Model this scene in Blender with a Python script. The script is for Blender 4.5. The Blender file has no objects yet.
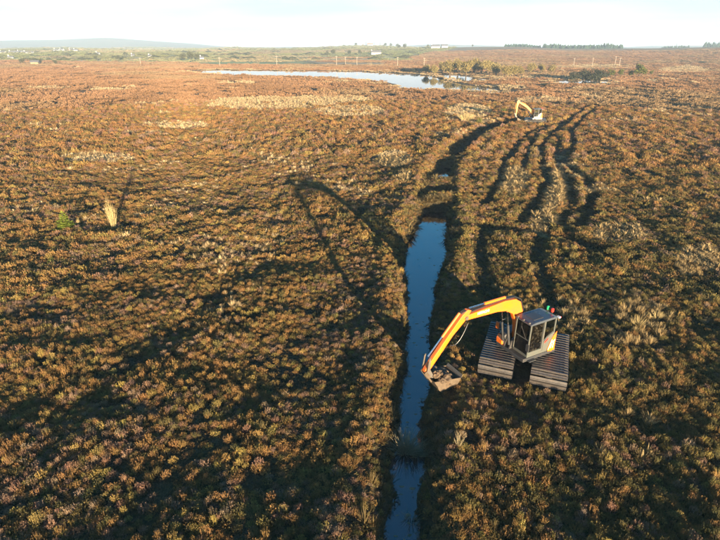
import bpy, bmesh, math, random
import numpy as np
from mathutils import Vector, Matrix, Quaternion

# ------------------------------------------------------------------ camera, sky, sun, exposure
R = math.radians
scene = bpy.context.scene
CAM_H = 14.0
PITCH = R(24.0)
FPX = 499.0                      # focal length in photograph pixels (720 wide)
cam_d = bpy.data.cameras.new('camera')
cam_d.sensor_width = 36.0
cam_d.lens = 36.0 * FPX / 720.0
cam_d.clip_start = 0.1
cam_d.clip_end = 40000.0
cam = bpy.data.objects.new('camera', cam_d)
scene.collection.objects.link(cam)
cam.location = (0, 0, CAM_H)
cam.rotation_euler = (R(90) - PITCH, 0, 0)
scene.camera = cam

SUN_EL = R(5.0)
ANTI = R(-18.5)                  # compass bearing the light travels towards
travel = Vector((math.sin(ANTI) * math.cos(SUN_EL), math.cos(ANTI) * math.cos(SUN_EL), -math.sin(SUN_EL)))
world = bpy.data.worlds.new('World')
scene.world = world
world.use_nodes = True
wn = world.node_tree.nodes
wl = world.node_tree.links
wn.clear()
w_out = wn.new('ShaderNodeOutputWorld')
w_bg = wn.new('ShaderNodeBackground')
w_bg.inputs['Strength'].default_value = 0.08
w_sky = wn.new('ShaderNodeTexSky')
w_sky.sky_type = 'NISHITA'
w_sky.sun_disc = False
w_sky.sun_elevation = SUN_EL
w_sky.sun_rotation = ANTI + math.pi
w_sky.air_density = 1.0
w_sky.dust_density = 0.3
w_sky.ozone_density = 2.5
# thin cloud sheet, projected on a plane overhead so that it closes up towards the horizon
w_tc = wn.new('ShaderNodeTexCoord')
w_sep = wn.new('ShaderNodeSeparateXYZ')
wl.new(w_tc.outputs['Generated'], w_sep.inputs[0])
def wmath(op, a, b=None, clamp=False):
    n = wn.new('ShaderNodeMath'); n.operation = op; n.use_clamp = clamp
    for i, v in enumerate((a, b)):
        if v is None: continue
        if isinstance(v, (int, float)): n.inputs[i].default_value = v
        else: wl.new(v, n.inputs[i])
    return n.outputs[0]
zc = wmath('ADD', wmath('MAXIMUM', w_sep.outputs[2], 0.0), 0.06)
w_cmb = wn.new('ShaderNodeCombineXYZ')
wl.new(wmath('DIVIDE', w_sep.outputs[0], zc), w_cmb.inputs[0])
wl.new(wmath('DIVIDE', w_sep.outputs[1], zc), w_cmb.inputs[1])
w_n = wn.new('ShaderNodeTexNoise')
w_n.inputs['Scale'].default_value = 0.55
w_n.inputs['Detail'].default_value = 6.0
w_n.inputs['Roughness'].default_value = 0.55
wl.new(w_cmb.outputs[0], w_n.inputs['Vector'])
w_map = wn.new('ShaderNodeMapRange')
w_map.inputs['From Min'].default_value = 0.44
w_map.inputs['From Max'].default_value = 0.66
wl.new(w_n.outputs['Fac'], w_map.inputs['Value'])
# a veil that thickens with the slant path
vq = wmath('DIVIDE', 0.155, zc)
veil = wmath('MULTIPLY', wmath('MULTIPLY', vq, vq), vq, True)
cloudfac = wmath('MAXIMUM', veil, wmath('MULTIPLY', w_map.outputs[0], wmath('MULTIPLY', wmath('MULTIPLY', wmath('DIVIDE', 0.12, zc), wmath('DIVIDE', 0.12, zc)), 0.8, True)), True)
w_mix = wn.new('ShaderNodeMix'); w_mix.data_type = 'RGBA'
wl.new(cloudfac, w_mix.inputs['Factor'])
w_hs = wn.new('ShaderNodeHueSaturation'); w_hs.inputs['Saturation'].default_value = 1.7
wl.new(w_sky.outputs[0], w_hs.inputs['Color'])
wl.new(w_hs.outputs[0], w_mix.inputs['A'])
w_cm = wn.new('ShaderNodeMix'); w_cm.data_type = 'RGBA'      # thin cloud: pale blue gaps, white bands
w_n2 = wn.new('ShaderNodeTexNoise'); w_n2.inputs['Scale'].default_value = 1.0; w_n2.inputs['Detail'].default_value = 5.0
w_mp = wn.new('ShaderNodeMapping'); w_mp.inputs['Scale'].default_value = (2.2, 2.2, 26.0); w_mp.inputs['Location'].default_value = (3.1, 0.4, 1.7)
wl.new(w_tc.outputs['Generated'], w_mp.inputs['Vector']); wl.new(w_mp.outputs[0], w_n2.inputs['Vector'])
w_m2 = wn.new('ShaderNodeMapRange'); w_m2.inputs['From Min'].default_value = 0.44; w_m2.inputs['From Max'].default_value = 0.60
wl.new(w_n2.outputs['Fac'], w_m2.inputs['Value']); wl.new(w_m2.outputs[0], w_cm.inputs['Factor'])
w_cm.inputs['A'].default_value = (1.78, 2.1, 2.3, 1)
w_cm.inputs['B'].default_value = (2.28, 2.42, 2.5, 1)
wl.new(w_cm.outputs['Result'], w_mix.inputs['B'])
wl.new(w_mix.outputs['Result'], w_bg.inputs['Color'])
wl.new(w_bg.outputs[0], w_out.inputs['Surface'])

sun_d = bpy.data.lights.new('sun', 'SUN')
sun_d.energy = 5.0
sun_d.angle = R(0.5)
sun_d.color = (1.0, 0.80, 0.53)
sun = bpy.data.objects.new('sun', sun_d)
scene.collection.objects.link(sun)
sun.rotation_euler = travel.to_track_quat('-Z', 'Y').to_euler()
sun.location = (20, -40, 60)

vs = scene.view_settings
vs.view_transform = 'Standard'
vs.look = 'None'
vs.exposure = 2.4
vs.gamma = 1.0
vs.use_curve_mapping = False
scene.cycles.use_denoising = True
scene.cycles.max_bounces = 4
scene.cycles.diffuse_bounces = 1
scene.cycles.glossy_bounces = 3
scene.cycles.transmission_bounces = 4
scene.cycles.transparent_max_bounces = 8
scene.cycles.volume_bounces = 0

rng = np.random.default_rng(7)
random.seed(7)
COL = scene.collection

# ------------------------------------------------------------------ pixel (photograph) -> world helpers
def ray(px, py):
    x = px - 360.0; u = 270.0 - py
    return np.array([x, u * math.sin(PITCH) + FPX * math.cos(PITCH), u * math.cos(PITCH) - FPX * math.sin(PITCH)])
def at(px, py, z=0.0):
    r = ray(px, py); t = (z - CAM_H) / r[2]
    return (r[0] * t, r[1] * t)
def bearing(px, py, dist):
    r = ray(px, py); h = math.hypot(r[0], r[1])
    return (r[0] / h * dist, r[1] / h * dist)
def elev(px, py):
    r = ray(px, py); return r[2] / math.hypot(r[0], r[1])

# ------------------------------------------------------------------ numpy noise
def _hash(ix, iy, seed):
    n = (ix.astype(np.int64) * 374761393 + iy.astype(np.int64) * 668265263 + seed * 1274126177) & 0xFFFFFFFF
    n = ((n ^ (n >> 13)) * 1274126177) & 0xFFFFFFFF
    return ((n ^ (n >> 16)) & 0xFFFFFF) / float(0xFFFFFF)
def vnoise(x, y, scale, seed=0):
    x = np.asarray(x, float) / scale; y = np.asarray(y, float) / scale
    ix = np.floor(x); iy = np.floor(y); fx = x - ix; fy = y - iy
    fx = fx * fx * (3 - 2 * fx); fy = fy * fy * (3 - 2 * fy)
    a = _hash(ix, iy, seed); b = _hash(ix + 1, iy, seed); c = _hash(ix, iy + 1, seed); d = _hash(ix + 1, iy + 1, seed)
    return (a + (b - a) * fx) * (1 - fy) + (c + (d - c) * fx) * fy
def sstep(a, b, v):
    t = np.clip((np.asarray(v, float) - a) / (b - a), 0, 1); return t * t * (3 - 2 * t)

def polyline_dist(x, y, pts):
    """distance to a polyline and the fraction of the way along (interpolated index)"""
    best = np.full(np.shape(x), 1e9); par = np.zeros(np.shape(x))
    for i in range(len(pts) - 1):
        ax, ay = pts[i][0], pts[i][1]; bx, by = pts[i + 1][0], pts[i + 1][1]
        dx, dy = bx - ax, by - ay; L = dx * dx + dy * dy + 1e-9
        t = np.clip(((x - ax) * dx + (y - ay) * dy) / L, 0, 1)
        d = np.hypot(x - ax - t * dx, y - ay - t * dy)
        m = d < best
        best = np.where(m, d, best); par = np.where(m, i + t, par)
    return best, par

# ------------------------------------------------------------------ layout of ditch, ruts, lake
DITCH = [(-.4, -4, 1.2), (0.3, 4, 1.2), (1.36, 11.35, 1.1), (1.9, 14.6, .9), (2.1, 16, .95), (2.76, 19.9, 1.3), (3.3, 24, 1.4), (3.8, 28.3, 1.6),
         (4.6, 33, 2.5), (5.2, 36.9, 3.1), (6.3, 42, 2.8), (7.4, 46.6, 2.3), (8.2, 51.5, 2.0), (9.4, 58, 2.0), (11.2, 66, 2.1), (14.6, 76, 2.1),
         (20, 89, 2.2), (26.5, 102, 2.6), (33, 109, 1.4)]
D_W = np.array([p[2] for p in DITCH])
DAMS = [(47.6, 50.2, .34), (54.5, 57.0, .30), (70.0, 72.0, -.2)]       # peat dams across the ditch, by y
WATER_Z = -0.72
RUT_PX = [
    [(607, 101), (587, 115), (571, 132), (573, 146), (564, 163), (575, 174), (589, 182), (592, 196), (587, 213), (578, 226)],
    [(596, 101), (575.6, 115.6), (559, 126.7), (550.6, 135), (559, 141), (556, 163), (564, 174), (571, 190.6), (570, 207), (560, 224)],
    [(564, 121), (539, 132), (531, 143), (527, 157), (522, 170)],
    [(545, 126), (531, 132), (520, 143), (513, 158)],
    [(660, 76), (657, 84), (640, 92)], [(666, 76), (664, 84), (652, 92)],
    [(630, 93), (600, 99), (590, 104)],
    [(486, 225), (478, 250), (486, 285), (497, 320)], [(545, 228), (536, 255), (545, 290), (556, 325)],
    [(450, 226), (500, 228), (560, 236), (600, 250)],
    [(578, 118), (552, 133), (541, 147), (543, 165), (548, 182), (538, 200), (520, 222)], [(520, 140), (505, 160), (498, 185), (484, 205)],
]
RUTS = [[at(*p) for p in l] for l in RUT_PX]
RUT_W = [1.1, 1.1, .95, .95, 1.6, 1.6, 2.0, 1.0, 1.0, 1.1, 1.0, 1.0]
RUT_D = [.29, .29, .22, .2, .36, .36, .3, .14, .14, .2, .24, .22]
FUR_PX = [
    [(-30, 450), (90, 370), (215, 290), (262, 235), (283, 190), (300, 165), (345, 125)],
    [(60, 420), (160, 345), (265, 262), (292, 205), (310, 165), (362, 122)],
    [(-20, 330), (60, 285), (150, 240), (250, 195)],
]
FURS = [[at(*p) for p in l] for l in FUR_PX]

LBANK = [at(*p) for p in [(384, 225), (398, 205), (404, 185), (416, 165), (436, 145)]]    # cast-up bank left of the ditch
LAKE_PX = [(192, 71), (215, 73.6), (250, 75.2), (300, 76.3), (340, 77.5), (370, 79.4), (392, 82), (403, 84.6), (401, 87.2), (420, 88.6), (440, 88.8), (466, 89.6), (486, 92), (497, 91.4), (492, 89), (477, 87.6),
           (468, 85.5), (455, 83.4), (446, 81), (440, 78.6), (430, 76.6), (415, 75), (395, 73.4), (360, 71.4), (325, 70.9), (290, 70.6), (250, 70.2), (215, 69.6)]
LAKE = [at(*p) for p in LAKE_PX]
POND = [at(*p) for p in [(556, 82), (568, 83.6), (585, 83.8), (600, 82.6), (606, 81), (596, 80.2), (575, 80.2), (560, 80.6)]]
POOL = [at(*p) for p in [(440, 75), (452, 79), (470, 81), (492, 80), (470, 77.5), (455, 75)]]
LAKE_Z = -0.15
def inside(x, y, poly):
    c = np.zeros(np.shape(x), bool); n = len(poly)
    for i in range(n):
        x1, y1 = poly[i]; x2, y2 = poly[(i + 1) % n]
        cond = ((y1 > y) != (y2 > y)) & (x < (x2 - x1) * (y - y1) / (y2 - y1 + 1e-12) + x1)
        c ^= cond
    return c
def poly_sd(x, y, poly):
    d, _ = polyline_dist(x, y, list(poly) + [poly[0]])
    return np.where(inside(x, y, poly), -d, d)

# far ridges: photograph skyline -> real hills at real distances
def ridge(tab, D0, D):
    az = np.array([math.atan2(ray(px, py)[0], ray(px, py)[1]) for px, py in tab])
    el = np.array([elev(px, py) for px, py in tab])
    o = np.argsort(az)
    return (az[o], CAM_H + el[o] * D, D0, D)
RIDGES = [
    ridge([(380, 52), (440, 50.6), (480, 49.6), (520, 48.8), (560, 49.6), (600, 49.4), (660, 48.6), (700, 47.2), (730, 46.2), (820, 45.5), (1000, 46)], 420, 1100),
    ridge([(120, 54), (200, 51.5), (235, 49.6), (280, 49.2), (320, 48.6), (345, 47.6), (380, 47.4), (410, 49), (430, 51), (480, 53)], 620, 1700),
    ridge([(-300, 49.6), (0, 49.3), (100, 49.2), (200, 49.4), (300, 50), (700, 50)], 650, 2500),
    ridge([(-400, 43), (-150, 41), (0, 40.6), (20, 40.2), (40, 41.6), (60, 40.8), (75, 39.6), (100, 38.6), (118, 38.8), (135, 40.2), (160, 42), (200, 45), (240, 48), (395, 48.6),
           (410, 46.6), (440, 45), (480, 46.2), (520, 48), (600, 48), (640, 46.8), (690, 46.4), (760, 47), (1000, 45)], 2600, 3600),
]
def ground(x, y, detail=True):
    x = np.asarray(x, float); y = np.asarray(y, float)
    dist = np.hypot(x, y)
    z = (vnoise(x, y, 4.6, 1) - .5) * .12 + (vnoise(x, y, 13, 2) - .5) * .08
    z += (vnoise(x, y, 2.2, 3) - .5) * .13
    # slight bulge of the left bank beyond the first dam (pale bank in the photo)
    far = sstep(140, 500, dist)
    z = z * (1 - .5 * far)
    d, par = polyline_dist(x, y, DITCH)
    w = np.interp(par, np.arange(len(DITCH)), D_W)
    wob = (vnoise(x, y, 1.3, 5) - .5) * .5
    e = d - w / 2 + wob + .3
    bed = np.full(np.shape(x), -1.25)
    for y0, y1, h in DAMS:
        m = sstep(y0 - .9, y0 + .1, y) * (1 - sstep(y1 - .1, y1 + .9, y))
        bed = bed + (h - bed) * m
    bed = bed + (-.35 - bed) * sstep(106, 109.5, y)
    k = sstep(-.15, 1.0, e)
    near_ditch = d < 6
    z = np.where(near_ditch, np.maximum(bed, -1.3) * (1 - k) + np.maximum(z, -.25) * k, z)
    z += np.where(near_ditch, .22 * np.exp(-((e - 1.7) / .7) ** 2), 0)            # cast-up peat along both edges
    lb, _ = polyline_dist(x, y, LBANK)
    z += .22 * np.exp(-(lb / 2.4) ** 2) * k
    for pts, wd, dp in zip(RUTS, RUT_W, RUT_D):
        rd, _ = polyline_dist(x, y, pts)
        rd = np.maximum(0, rd + (vnoise(x, y, 1.6, 61) - .5) * 1.15); dp = dp * (.35 + 1.1 * vnoise(x, y, 4., 62))
        z -= dp * np.exp(-(rd / (wd * .55)) ** 4) * k - .35 * dp * np.exp(-((rd - wd * .95) / (wd * .3)) ** 2) * k
    for pts in FURS:
        rd, _ = polyline_dist(x, y, pts)
        z -= .12 * np.exp(-(rd / .7) ** 2) * k
    sd = np.minimum(np.minimum(poly_sd(x, y, LAKE), poly_sd(x, y, POND)), poly_sd(x, y, POOL))
    kk = sstep(-6, 4, sd)
    z = np.where(sd < 30, -1.0 * (1 - kk) + np.maximum(z, -.04) * kk, z)
    # working pad under the near digger is level
    pd = np.hypot(x - 8.0, y - 20.2)
    kp = sstep(2.6, 4.2, pd)
    z = z * kp + (-.06) * (1 - kp) * (k > .5) + z * (1 - kp) * (k <= .5)
    az = np.arctan2(x, y)
    hmax = np.zeros(np.shape(x))
    for a, h, D0, D in RIDGES:
        hh = np.interp(az, a, h)
        hh = hh * sstep(D0, D, dist) * (1 - .6 * sstep(D, D * 1.6, dist))
        hh = np.where(y > 0, hh, hh * 0)
        hmax = np.maximum(hmax, hh)
    hmax += (vnoise(x, y, 230, 8) - .35) * 13 * sstep(500, 1500, dist) * np.minimum(1, hmax / 6)
    return z + hmax
def gz(x, y): return float(ground(np.array([x]), np.array([y]))[0])

# ------------------------------------------------------------------ materials
def new_mat(name):
    m = bpy.data.materials.new(name); m.use_nodes = True
    nt = m.node_tree; nt.nodes.clear()
    return m, nt.nodes, nt.links
class NB:
    def __init__(s, name):
        s.m, s.n, s.l = new_mat(name)
        s.out = s.n.new('ShaderNodeOutputMaterial')
    def node(s, t, **kw):
        n = s.n.new(t)
        for k, v in kw.items(): setattr(n, k, v)
        return n
    def link(s, a, b): s.l.new(a, b)
    def noise(s, scale, detail=3, rough=.55, vec=None):
        n = s.n.new('ShaderNodeTexNoise'); n.inputs['Scale'].default_value = scale
        n.inputs['Detail'].default_value = detail; n.inputs['Roughness'].default_value = rough
        if vec is not None: s.l.new(vec, n.inputs['Vector'])
        return n.outputs['Fac']
    def rng(s, v, a, b, c=0., d=1.):
        n = s.n.new('ShaderNodeMapRange'); s.l.new(v, n.inputs['Value'])
        n.inputs['From Min'].default_value = a; n.inputs['From Max'].default_value = b
        n.inputs['To Min'].default_value = c; n.inputs['To Max'].default_value = d
        return n.outputs[0]
    def mix(s, f, a, b, mode='MIX'):
        n = s.n.new('ShaderNodeMix'); n.data_type = 'RGBA'; n.blend_type = mode
        for k, v in (('Factor', f), ('A', a), ('B', b)):
            if isinstance(v, (tuple, list)): n.inputs[k].default_value = tuple(v) + ((1,) if len(v) == 3 else ())
            elif isinstance(v, (int, float)): n.inputs[k].default_value = v
            else: s.l.new(v, n.inputs[k])
        return n.outputs['Result']
    def math(s, op, a, b=None, clamp=False):
        n = s.n.new('ShaderNodeMath'); n.operation = op; n.use_clamp = clamp
        for i, v in enumerate((a, b)):
            if v is None: continue
            if isinstance(v, (int, float)): n.inputs[i].default_value = v
            else: s.l.new(v, n.inputs[i])
        return n.outputs[0]
    def pos(s): return s.n.new('ShaderNodeNewGeometry').outputs['Position']
    def obj(s): return s.n.new('ShaderNodeTexCoord').outputs['Object']
    def attr(s, name, typ='GEOMETRY', out='Fac'):
        n = s.n.new('ShaderNodeAttribute'); n.attribute_name = name; n.attribute_type = typ
        return n.outputs[out]
    def bsdf(s, color, rough=.6, metal=0., bump=None, bstr=.3, bdist=.02, **kw):
        b = s.n.new('ShaderNodeBsdfPrincipled')
        for k, v in (('Base Color', color), ('Roughness', rough), ('Metallic', metal)):
            if isinstance(v, (tuple, list)): b.inputs[k].default_value = tuple(v) + ((1,) if len(v) == 3 else ())
            elif isinstance(v, (int, float)): b.inputs[k].default_value = v
            else: s.l.new(v, b.inputs[k])
        for k, v in kw.items(): b.inputs[k.replace('_', ' ')].default_value = v
        if bump is not None:
            bn = s.n.new('ShaderNodeBump'); bn.inputs['Strength'].default_value = bstr; bn.inputs['Distance'].default_value = bdist
            s.l.new(bump, bn.inputs['Height']); s.l.new(bn.outputs[0], b.inputs['Normal'])
        return b
    def done(s, shader):
        s.l.new(shader.outputs[0] if hasattr(shader, 'outputs') else shader, s.out.inputs['Surface']); return s.m

def mat_dirty(name, col, dirt=(.09, .06, .035), amount=.45, rough=.45, metal=0., scale=3., **kw):
    """machine paint / steel with mud and streaks"""
    b = NB(name); o = b.obj()
    n1 = b.noise(scale, 5, .6, o); n2 = b.noise(scale * 7, 3, .6, o)
    f = b.rng(b.math('ADD', n1, b.math('MULTIPLY', n2, .45)), .62, .95, 0., amount)
    c = b.mix(f, b.mix(b.rng(n2, .3, .7, 0, .25), col, tuple(v * .72 for v in col)), dirt)
    r = b.rng(f, 0, 1, rough, .9)
    return b.done(b.bsdf(c, r, metal, bump=n2, bstr=.12, bdist=.01, **kw))

def mat_plant(name, base, spread=.35, trans=.3, tint='tint'):
    """colour comes from the plant's own tint (per instance), stems darker and browner than tips"""
    b = NB(name)
    t = b.attr(tint, 'INSTANCER', 'Color')
    part = b.attr('part', 'GEOMETRY', 'Fac')
    p = b.pos()
    n = b.noise(2.6, 3, .6, p)
    n3 = b.noise(.35, 2, .5, p)
    c = b.mix(part, base, t)
    c = b.mix(b.rng(n, .3, .7, 0, .55), c, b.mix(.5, c, (.35, .215, .085)))
    c = b.mix(b.rng(n3, .35, .65, 0, .45), c, b.mix(1., c, (.82, .78, .72), 'MULTIPLY'))
    d = b.node('ShaderNodeBsdfDiffuse'); b.link(c, d.inputs[0])
    tr = b.node('ShaderNodeBsdfTranslucent'); b.link(c, tr.inputs[0])
    mx = b.node('ShaderNodeMixShader'); mx.inputs[0].default_value = trans
    b.link(d.outputs[0], mx.inputs[1]); b.link(tr.outputs[0], mx.inputs[2])
    return b.done(mx)
M_HEATHER = mat_plant('heather_sprigs', (.055, .04, .022))
M_GRASS = mat_plant('dead_grass', (.14, .10, .045), trans=.35)

def mat_leaf(name, col, trans=.3, var=.35, scale=.6):
    b = NB(name); o = b.obj()
    n = b.noise(scale, 4, .6, o)
    rnd = b.node('ShaderNodeObjectInfo').outputs['Random']
    c = b.mix(b.rng(n, .3, .7), tuple(v * (1 - var) for v in col), tuple(min(1, v * (1 + var)) for v in col))
    c = b.mix(b.math('MULTIPLY', rnd, .35), c, b.mix(1., c, (.75, .7, .6), 'MULTIPLY'))
    d = b.node('ShaderNodeBsdfDiffuse'); b.link(c, d.inputs[0])
    tr = b.node('ShaderNodeBsdfTranslucent'); b.link(c, tr.inputs[0])
    mx = b.node('ShaderNodeMixShader'); mx.inputs[0].default_value = trans
    b.link(d.outputs[0], mx.inputs[1]); b.link(tr.outputs[0], mx.inputs[2])
    return b.done(mx)
M_WILLOW = mat_leaf('willow_twigs', (.24, .19, .075))
M_DARKLEAF = mat_leaf('dark_scrub', (.05, .055, .035))
M_FARLEAF = mat_leaf('distant_foliage', (.085, .085, .04))
M_GREENLEAF = mat_leaf('green_scrub', (.12, .13, .035))
M_CONIFER = mat_leaf('conifer_needles', (.035, .06, .04), .1)
M_SAPLING = mat_leaf('sapling_needles', (.24, .29, .045), .4, .4, 3.)
M_STRAW = mat_leaf('straw_stems', (.52, .40, .19), .25, .3, 2.)
M_STRAWDARK = mat_leaf('grey_straw_stems', (.32, .26, .16), .25, .3, 2.)
M_BARK = mat_leaf('bark', (.11, .08, .055), .0, .3, 2.)

def mat_ground():
    b = NB('peat_and_moor'); p = b.pos()
    n1 = b.noise(.8, 5, .6, p); n2 = b.noise(6., 4, .65, p); n3 = b.noise(.012, 5, .55, p)
    near = b.mix(b.rng(n1, .35, .65), (.035, .026, .017), (.07, .055, .026))
    near = b.mix(b.rng(n2, .45, .7, 0, .6), near, (.10, .075, .035))
    moor = b.mix(b.rng(n3, .35, .65), (.26, .135, .07), (.30, .20, .10))
    moor = b.mix(b.rng(b.noise(.06, 4, .6, p), .45, .7, 0, .6), moor, (.36, .27, .15))
    vo = b.node('ShaderNodeTexVoronoi'); vo.inputs['Scale'].default_value = .0065
    vo.inputs['Randomness'].default_value = .9
    b.link(p, vo.inputs['Vector'])
    hue = b.node('ShaderNodeSeparateColor'); b.link(vo.outputs['Color'], hue.inputs[0])
    fld = b.mix(b.rng(hue.outputs[0], .35, .45), (.25, .31, .12), (.33, .35, .14))
    fld = b.mix(b.rng(hue.outputs[1], .55, .62), fld, (.38, .29, .17))
    fld = b.mix(b.rng(hue.outputs[2], .72, .76), fld, (.46, .40, .24))
    ve = b.node('ShaderNodeTexVoronoi'); ve.feature = 'DISTANCE_TO_EDGE'
    ve.inputs['Scale'].default_value = .0065; ve.inputs['Randomness'].default_value = .9
    b.link(p, ve.inputs['Vector'])
    fld = b.mix(b.rng(b.math('ADD', ve.outputs['Distance'], b.math('MULTIPLY', b.noise(.03, 3, .6, p), .05)), .03, .06, .75, 0.), fld, (.06, .075, .035))
    hill = b.mix(b.rng(n3, .4, .6), (.22, .19, .14), (.19, .19, .13))
    c = b.mix(b.attr('moor'), near, moor)
    c = b.mix(b.attr('field'), c, fld)
    c = b.mix(b.attr('hill'), c, hill)
    bmp = b.math('ADD', n1, b.math('MULTIPLY', n2, .5))
    return b.done(b.bsdf(c, .95, 0, bump=bmp, bstr=1., bdist=.3, Specular_IOR_Level=.15))
M_GROUND = mat_ground()

def mat_water(name, base, ior, ripple, scale, rough=.03):
    b = NB(name); p = b.pos()
    mp = b.node('ShaderNodeMapping'); mp.inputs['Scale'].default_value = (1, .55, 1); b.link(p, mp.inputs['Vector'])
    n = b.noise(scale, 4, .55, mp.outputs[0])
    nn = b.noise(.5, 2, .5, p)
    h = b.math('MULTIPLY', n, b.rng(nn, .42, .68, .1, 1.))
    return b.done(b.bsdf(base, rough, 0, bump=h, bstr=ripple, bdist=.03, IOR=ior))
M_DITCHWATER = mat_water('peaty_water', (.006, .008, .012), 2.1, .22, 3.2)
M_LAKEWATER = mat_water('lake_water', (.03, .035, .04), 1.45, .05, .6, .02)

# ------------------------------------------------------------------ mesh helpers
def link(o, parent=None):
    COL.objects.link(o)
    if parent is not None: o.parent = parent
    return o
def mesh_obj(name, verts, faces, mat, parent=None, smooth=False):
    me = bpy.data.meshes.new(name)
    me.from_pydata([tuple(map(float, v)) for v in verts], [], [tuple(f) for f in faces])
    me.update()
    if mat is not None: me.materials.append(mat)
    if smooth: me.polygons.foreach_set('use_smooth', [True] * len(me.polygons))
    return link(bpy.data.objects.new(name, me), parent)
def mesh_np(name, V, Fq, mat, parent=None, smooth=False):
    """V (n,3), Fq (m,k) numpy, one face size"""
    me = bpy.data.meshes.new(name)
    V = np.asarray(V, np.float32); Fq = np.asarray(Fq, np.int32); k = Fq.shape[1]
    me.vertices.add(len(V)); me.vertices.foreach_set('co', V.ravel())
    me.loops.add(Fq.size); me.loops.foreach_set('vertex_index', Fq.ravel())
    me.polygons.add(len(Fq)); me.polygons.foreach_set('loop_start', np.arange(0, Fq.size, k, dtype=np.int32))
    if smooth: me.polygons.foreach_set('use_smooth', np.ones(len(Fq), bool))
    me.update(); me.validate()
    if mat is not None: me.materials.append(mat)
    return link(bpy.data.objects.new(name, me), parent)
def tag(o, label=None, cat=None, group=None, kind=None):
    if label: o['label'] = label
    if cat: o['category'] = cat
    if group: o['group'] = group
    if kind: o['kind'] = kind
    return o
def empty(name, loc, rz=0.):
    o = bpy.data.objects.new(name, None); o.empty_display_size = .3
    COL.objects.link(o); o.location = loc; o.rotation_euler = (0, 0, rz)
    return o
def copy_tree(o, parent=None):
    c = o.copy(); COL.objects.link(c); c.parent = parent
    for ch in list(o.children): copy_tree(ch, c)
    return c
def bm_obj(name, bm, mat, parent=None, smooth=False, bevel=0.):
    if bevel:
        bmesh.ops.bevel(bm, geom=[e for e in bm.edges if len(e.link_faces) == 2 and e.calc_face_angle(0) > .5], offset=bevel, segments=2, profile=.6, affect='EDGES', clamp_overlap=True)
    me = bpy.data.meshes.new(name); bm.to_mesh(me); bm.free()
    if mat is not None: me.materials.append(mat)
    if smooth: me.polygons.foreach_set('use_smooth', [True] * len(me.polygons))
    return link(bpy.data.objects.new(name, me), parent)

# ------------------------------------------------------------------ ground sheet
def graded(lo, a, b, hi, step, grow):
    mid = list(np.arange(a, b, step))
    up = []; s = step; v = mid[-1]
    while v < hi: s *= grow; v += s; up.append(v)
    dn = []; s = step; v = mid[0]
    while v > lo: s *= grow; v -= s; dn.append(v)
    return np.array(dn[::-1] + mid + up)
gx = graded(-8500, -26, 34, 8500, .36, 1.042)
gy = graded(-120, 6, 84, 9000, .36, 1.032)
X, Y = np.meshgrid(gx, gy)
Z = ground(X, Y)
nx, ny = len(gx), len(gy)
idx = np.arange(nx * ny).reshape(ny, nx)
faces = np.stack([idx[:-1, :-1], idx[:-1, 1:], idx[1:, 1:], idx[1:, :-1]], -1).reshape(-1, 4)
terrain = mesh_np('ground', np.stack([X.ravel(), Y.ravel(), Z.ravel()], -1), faces, M_GROUND, smooth=True)
tag(terrain, 'brown peat moor ground stretching to fields and hills', kind='structure')
def fattr(o, name, vals, typ='FLOAT'):
    a = o.data.attributes.new(name, typ, 'POINT')
    if typ == 'FLOAT': a.data.foreach_set('value', np.asarray(vals, np.float32).ravel())
    else: a.data.foreach_set('color', np.asarray(vals, np.float32).ravel())
xr, yr = X.ravel(), Y.ravel()
dr = np.hypot(xr, yr); ar = np.arctan2(xr, yr)
moor = sstep(110, 600, dr)
wob = (vnoise(xr, yr, 120, 21) - .5) * 260
A_FIELD = math.atan2(ray(440, 55)[0], ray(440, 55)[1])
field = sstep(-40, 40, dr + wob - 600 - 900 * sstep(A_FIELD - .08, A_FIELD + .14, ar))
field = np.maximum(field, sstep(1300, 1500, dr + wob))
hill = sstep(2600, 2900, dr)
fattr(terrain, 'moor', moor); fattr(terrain, 'field', field); fattr(terrain, 'hill', hill)

# ------------------------------------------------------------------ water
def water_strip(name, pts, z, mat, label):
    V, Fc = [], []
    for i, (x, y, w) in enumerate(pts):
        a = pts[max(0, i - 1)]; b = pts[min(len(pts) - 1, i + 1)]
        t = Vector((b[0] - a[0], b[1] - a[1])).normalized(); n = Vector((t.y, -t.x))
        for s in (-1, 1):
            V.append((x + s * n.x * (w / 2 + .8), y + s * n.y * (w / 2 + .8), z))
    for i in range(len(pts) - 1): Fc.append((2 * i, 2 * i + 1, 2 * i + 3, 2 * i + 2))
    return tag(mesh_obj(name, V, Fc, mat), label, kind='structure')
def ditch_between(y0, y1):
    ys = [p[1] for p in DITCH]; out = []
    yy = [y0] + [y for y in ys if y0 < y < y1] + [y1]
    for y in yy: out.append((float(np.interp(y, ys, [p[0] for p in DITCH])), y, float(np.interp(y, ys, D_W))))
    return out
water_strip('ditch_water', ditch_between(-4, 47.9), WATER_Z, M_DITCHWATER, 'dark blue water in the drainage ditch beside the digger')
water_strip('ditch_water', ditch_between(49.2, 54.9), -1.12, M_DITCHWATER, 'small dark pool in the ditch between two peat dams')
water_strip('ditch_water', ditch_between(56.2, 70.3), -1.2, M_DITCHWATER, 'dark ditch water beyond the second peat dam')
water_strip('ditch_water', ditch_between(71.7, 107), -1.2, M_DITCHWATER, 'dark ditch water leading to the distant digger')
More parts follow.
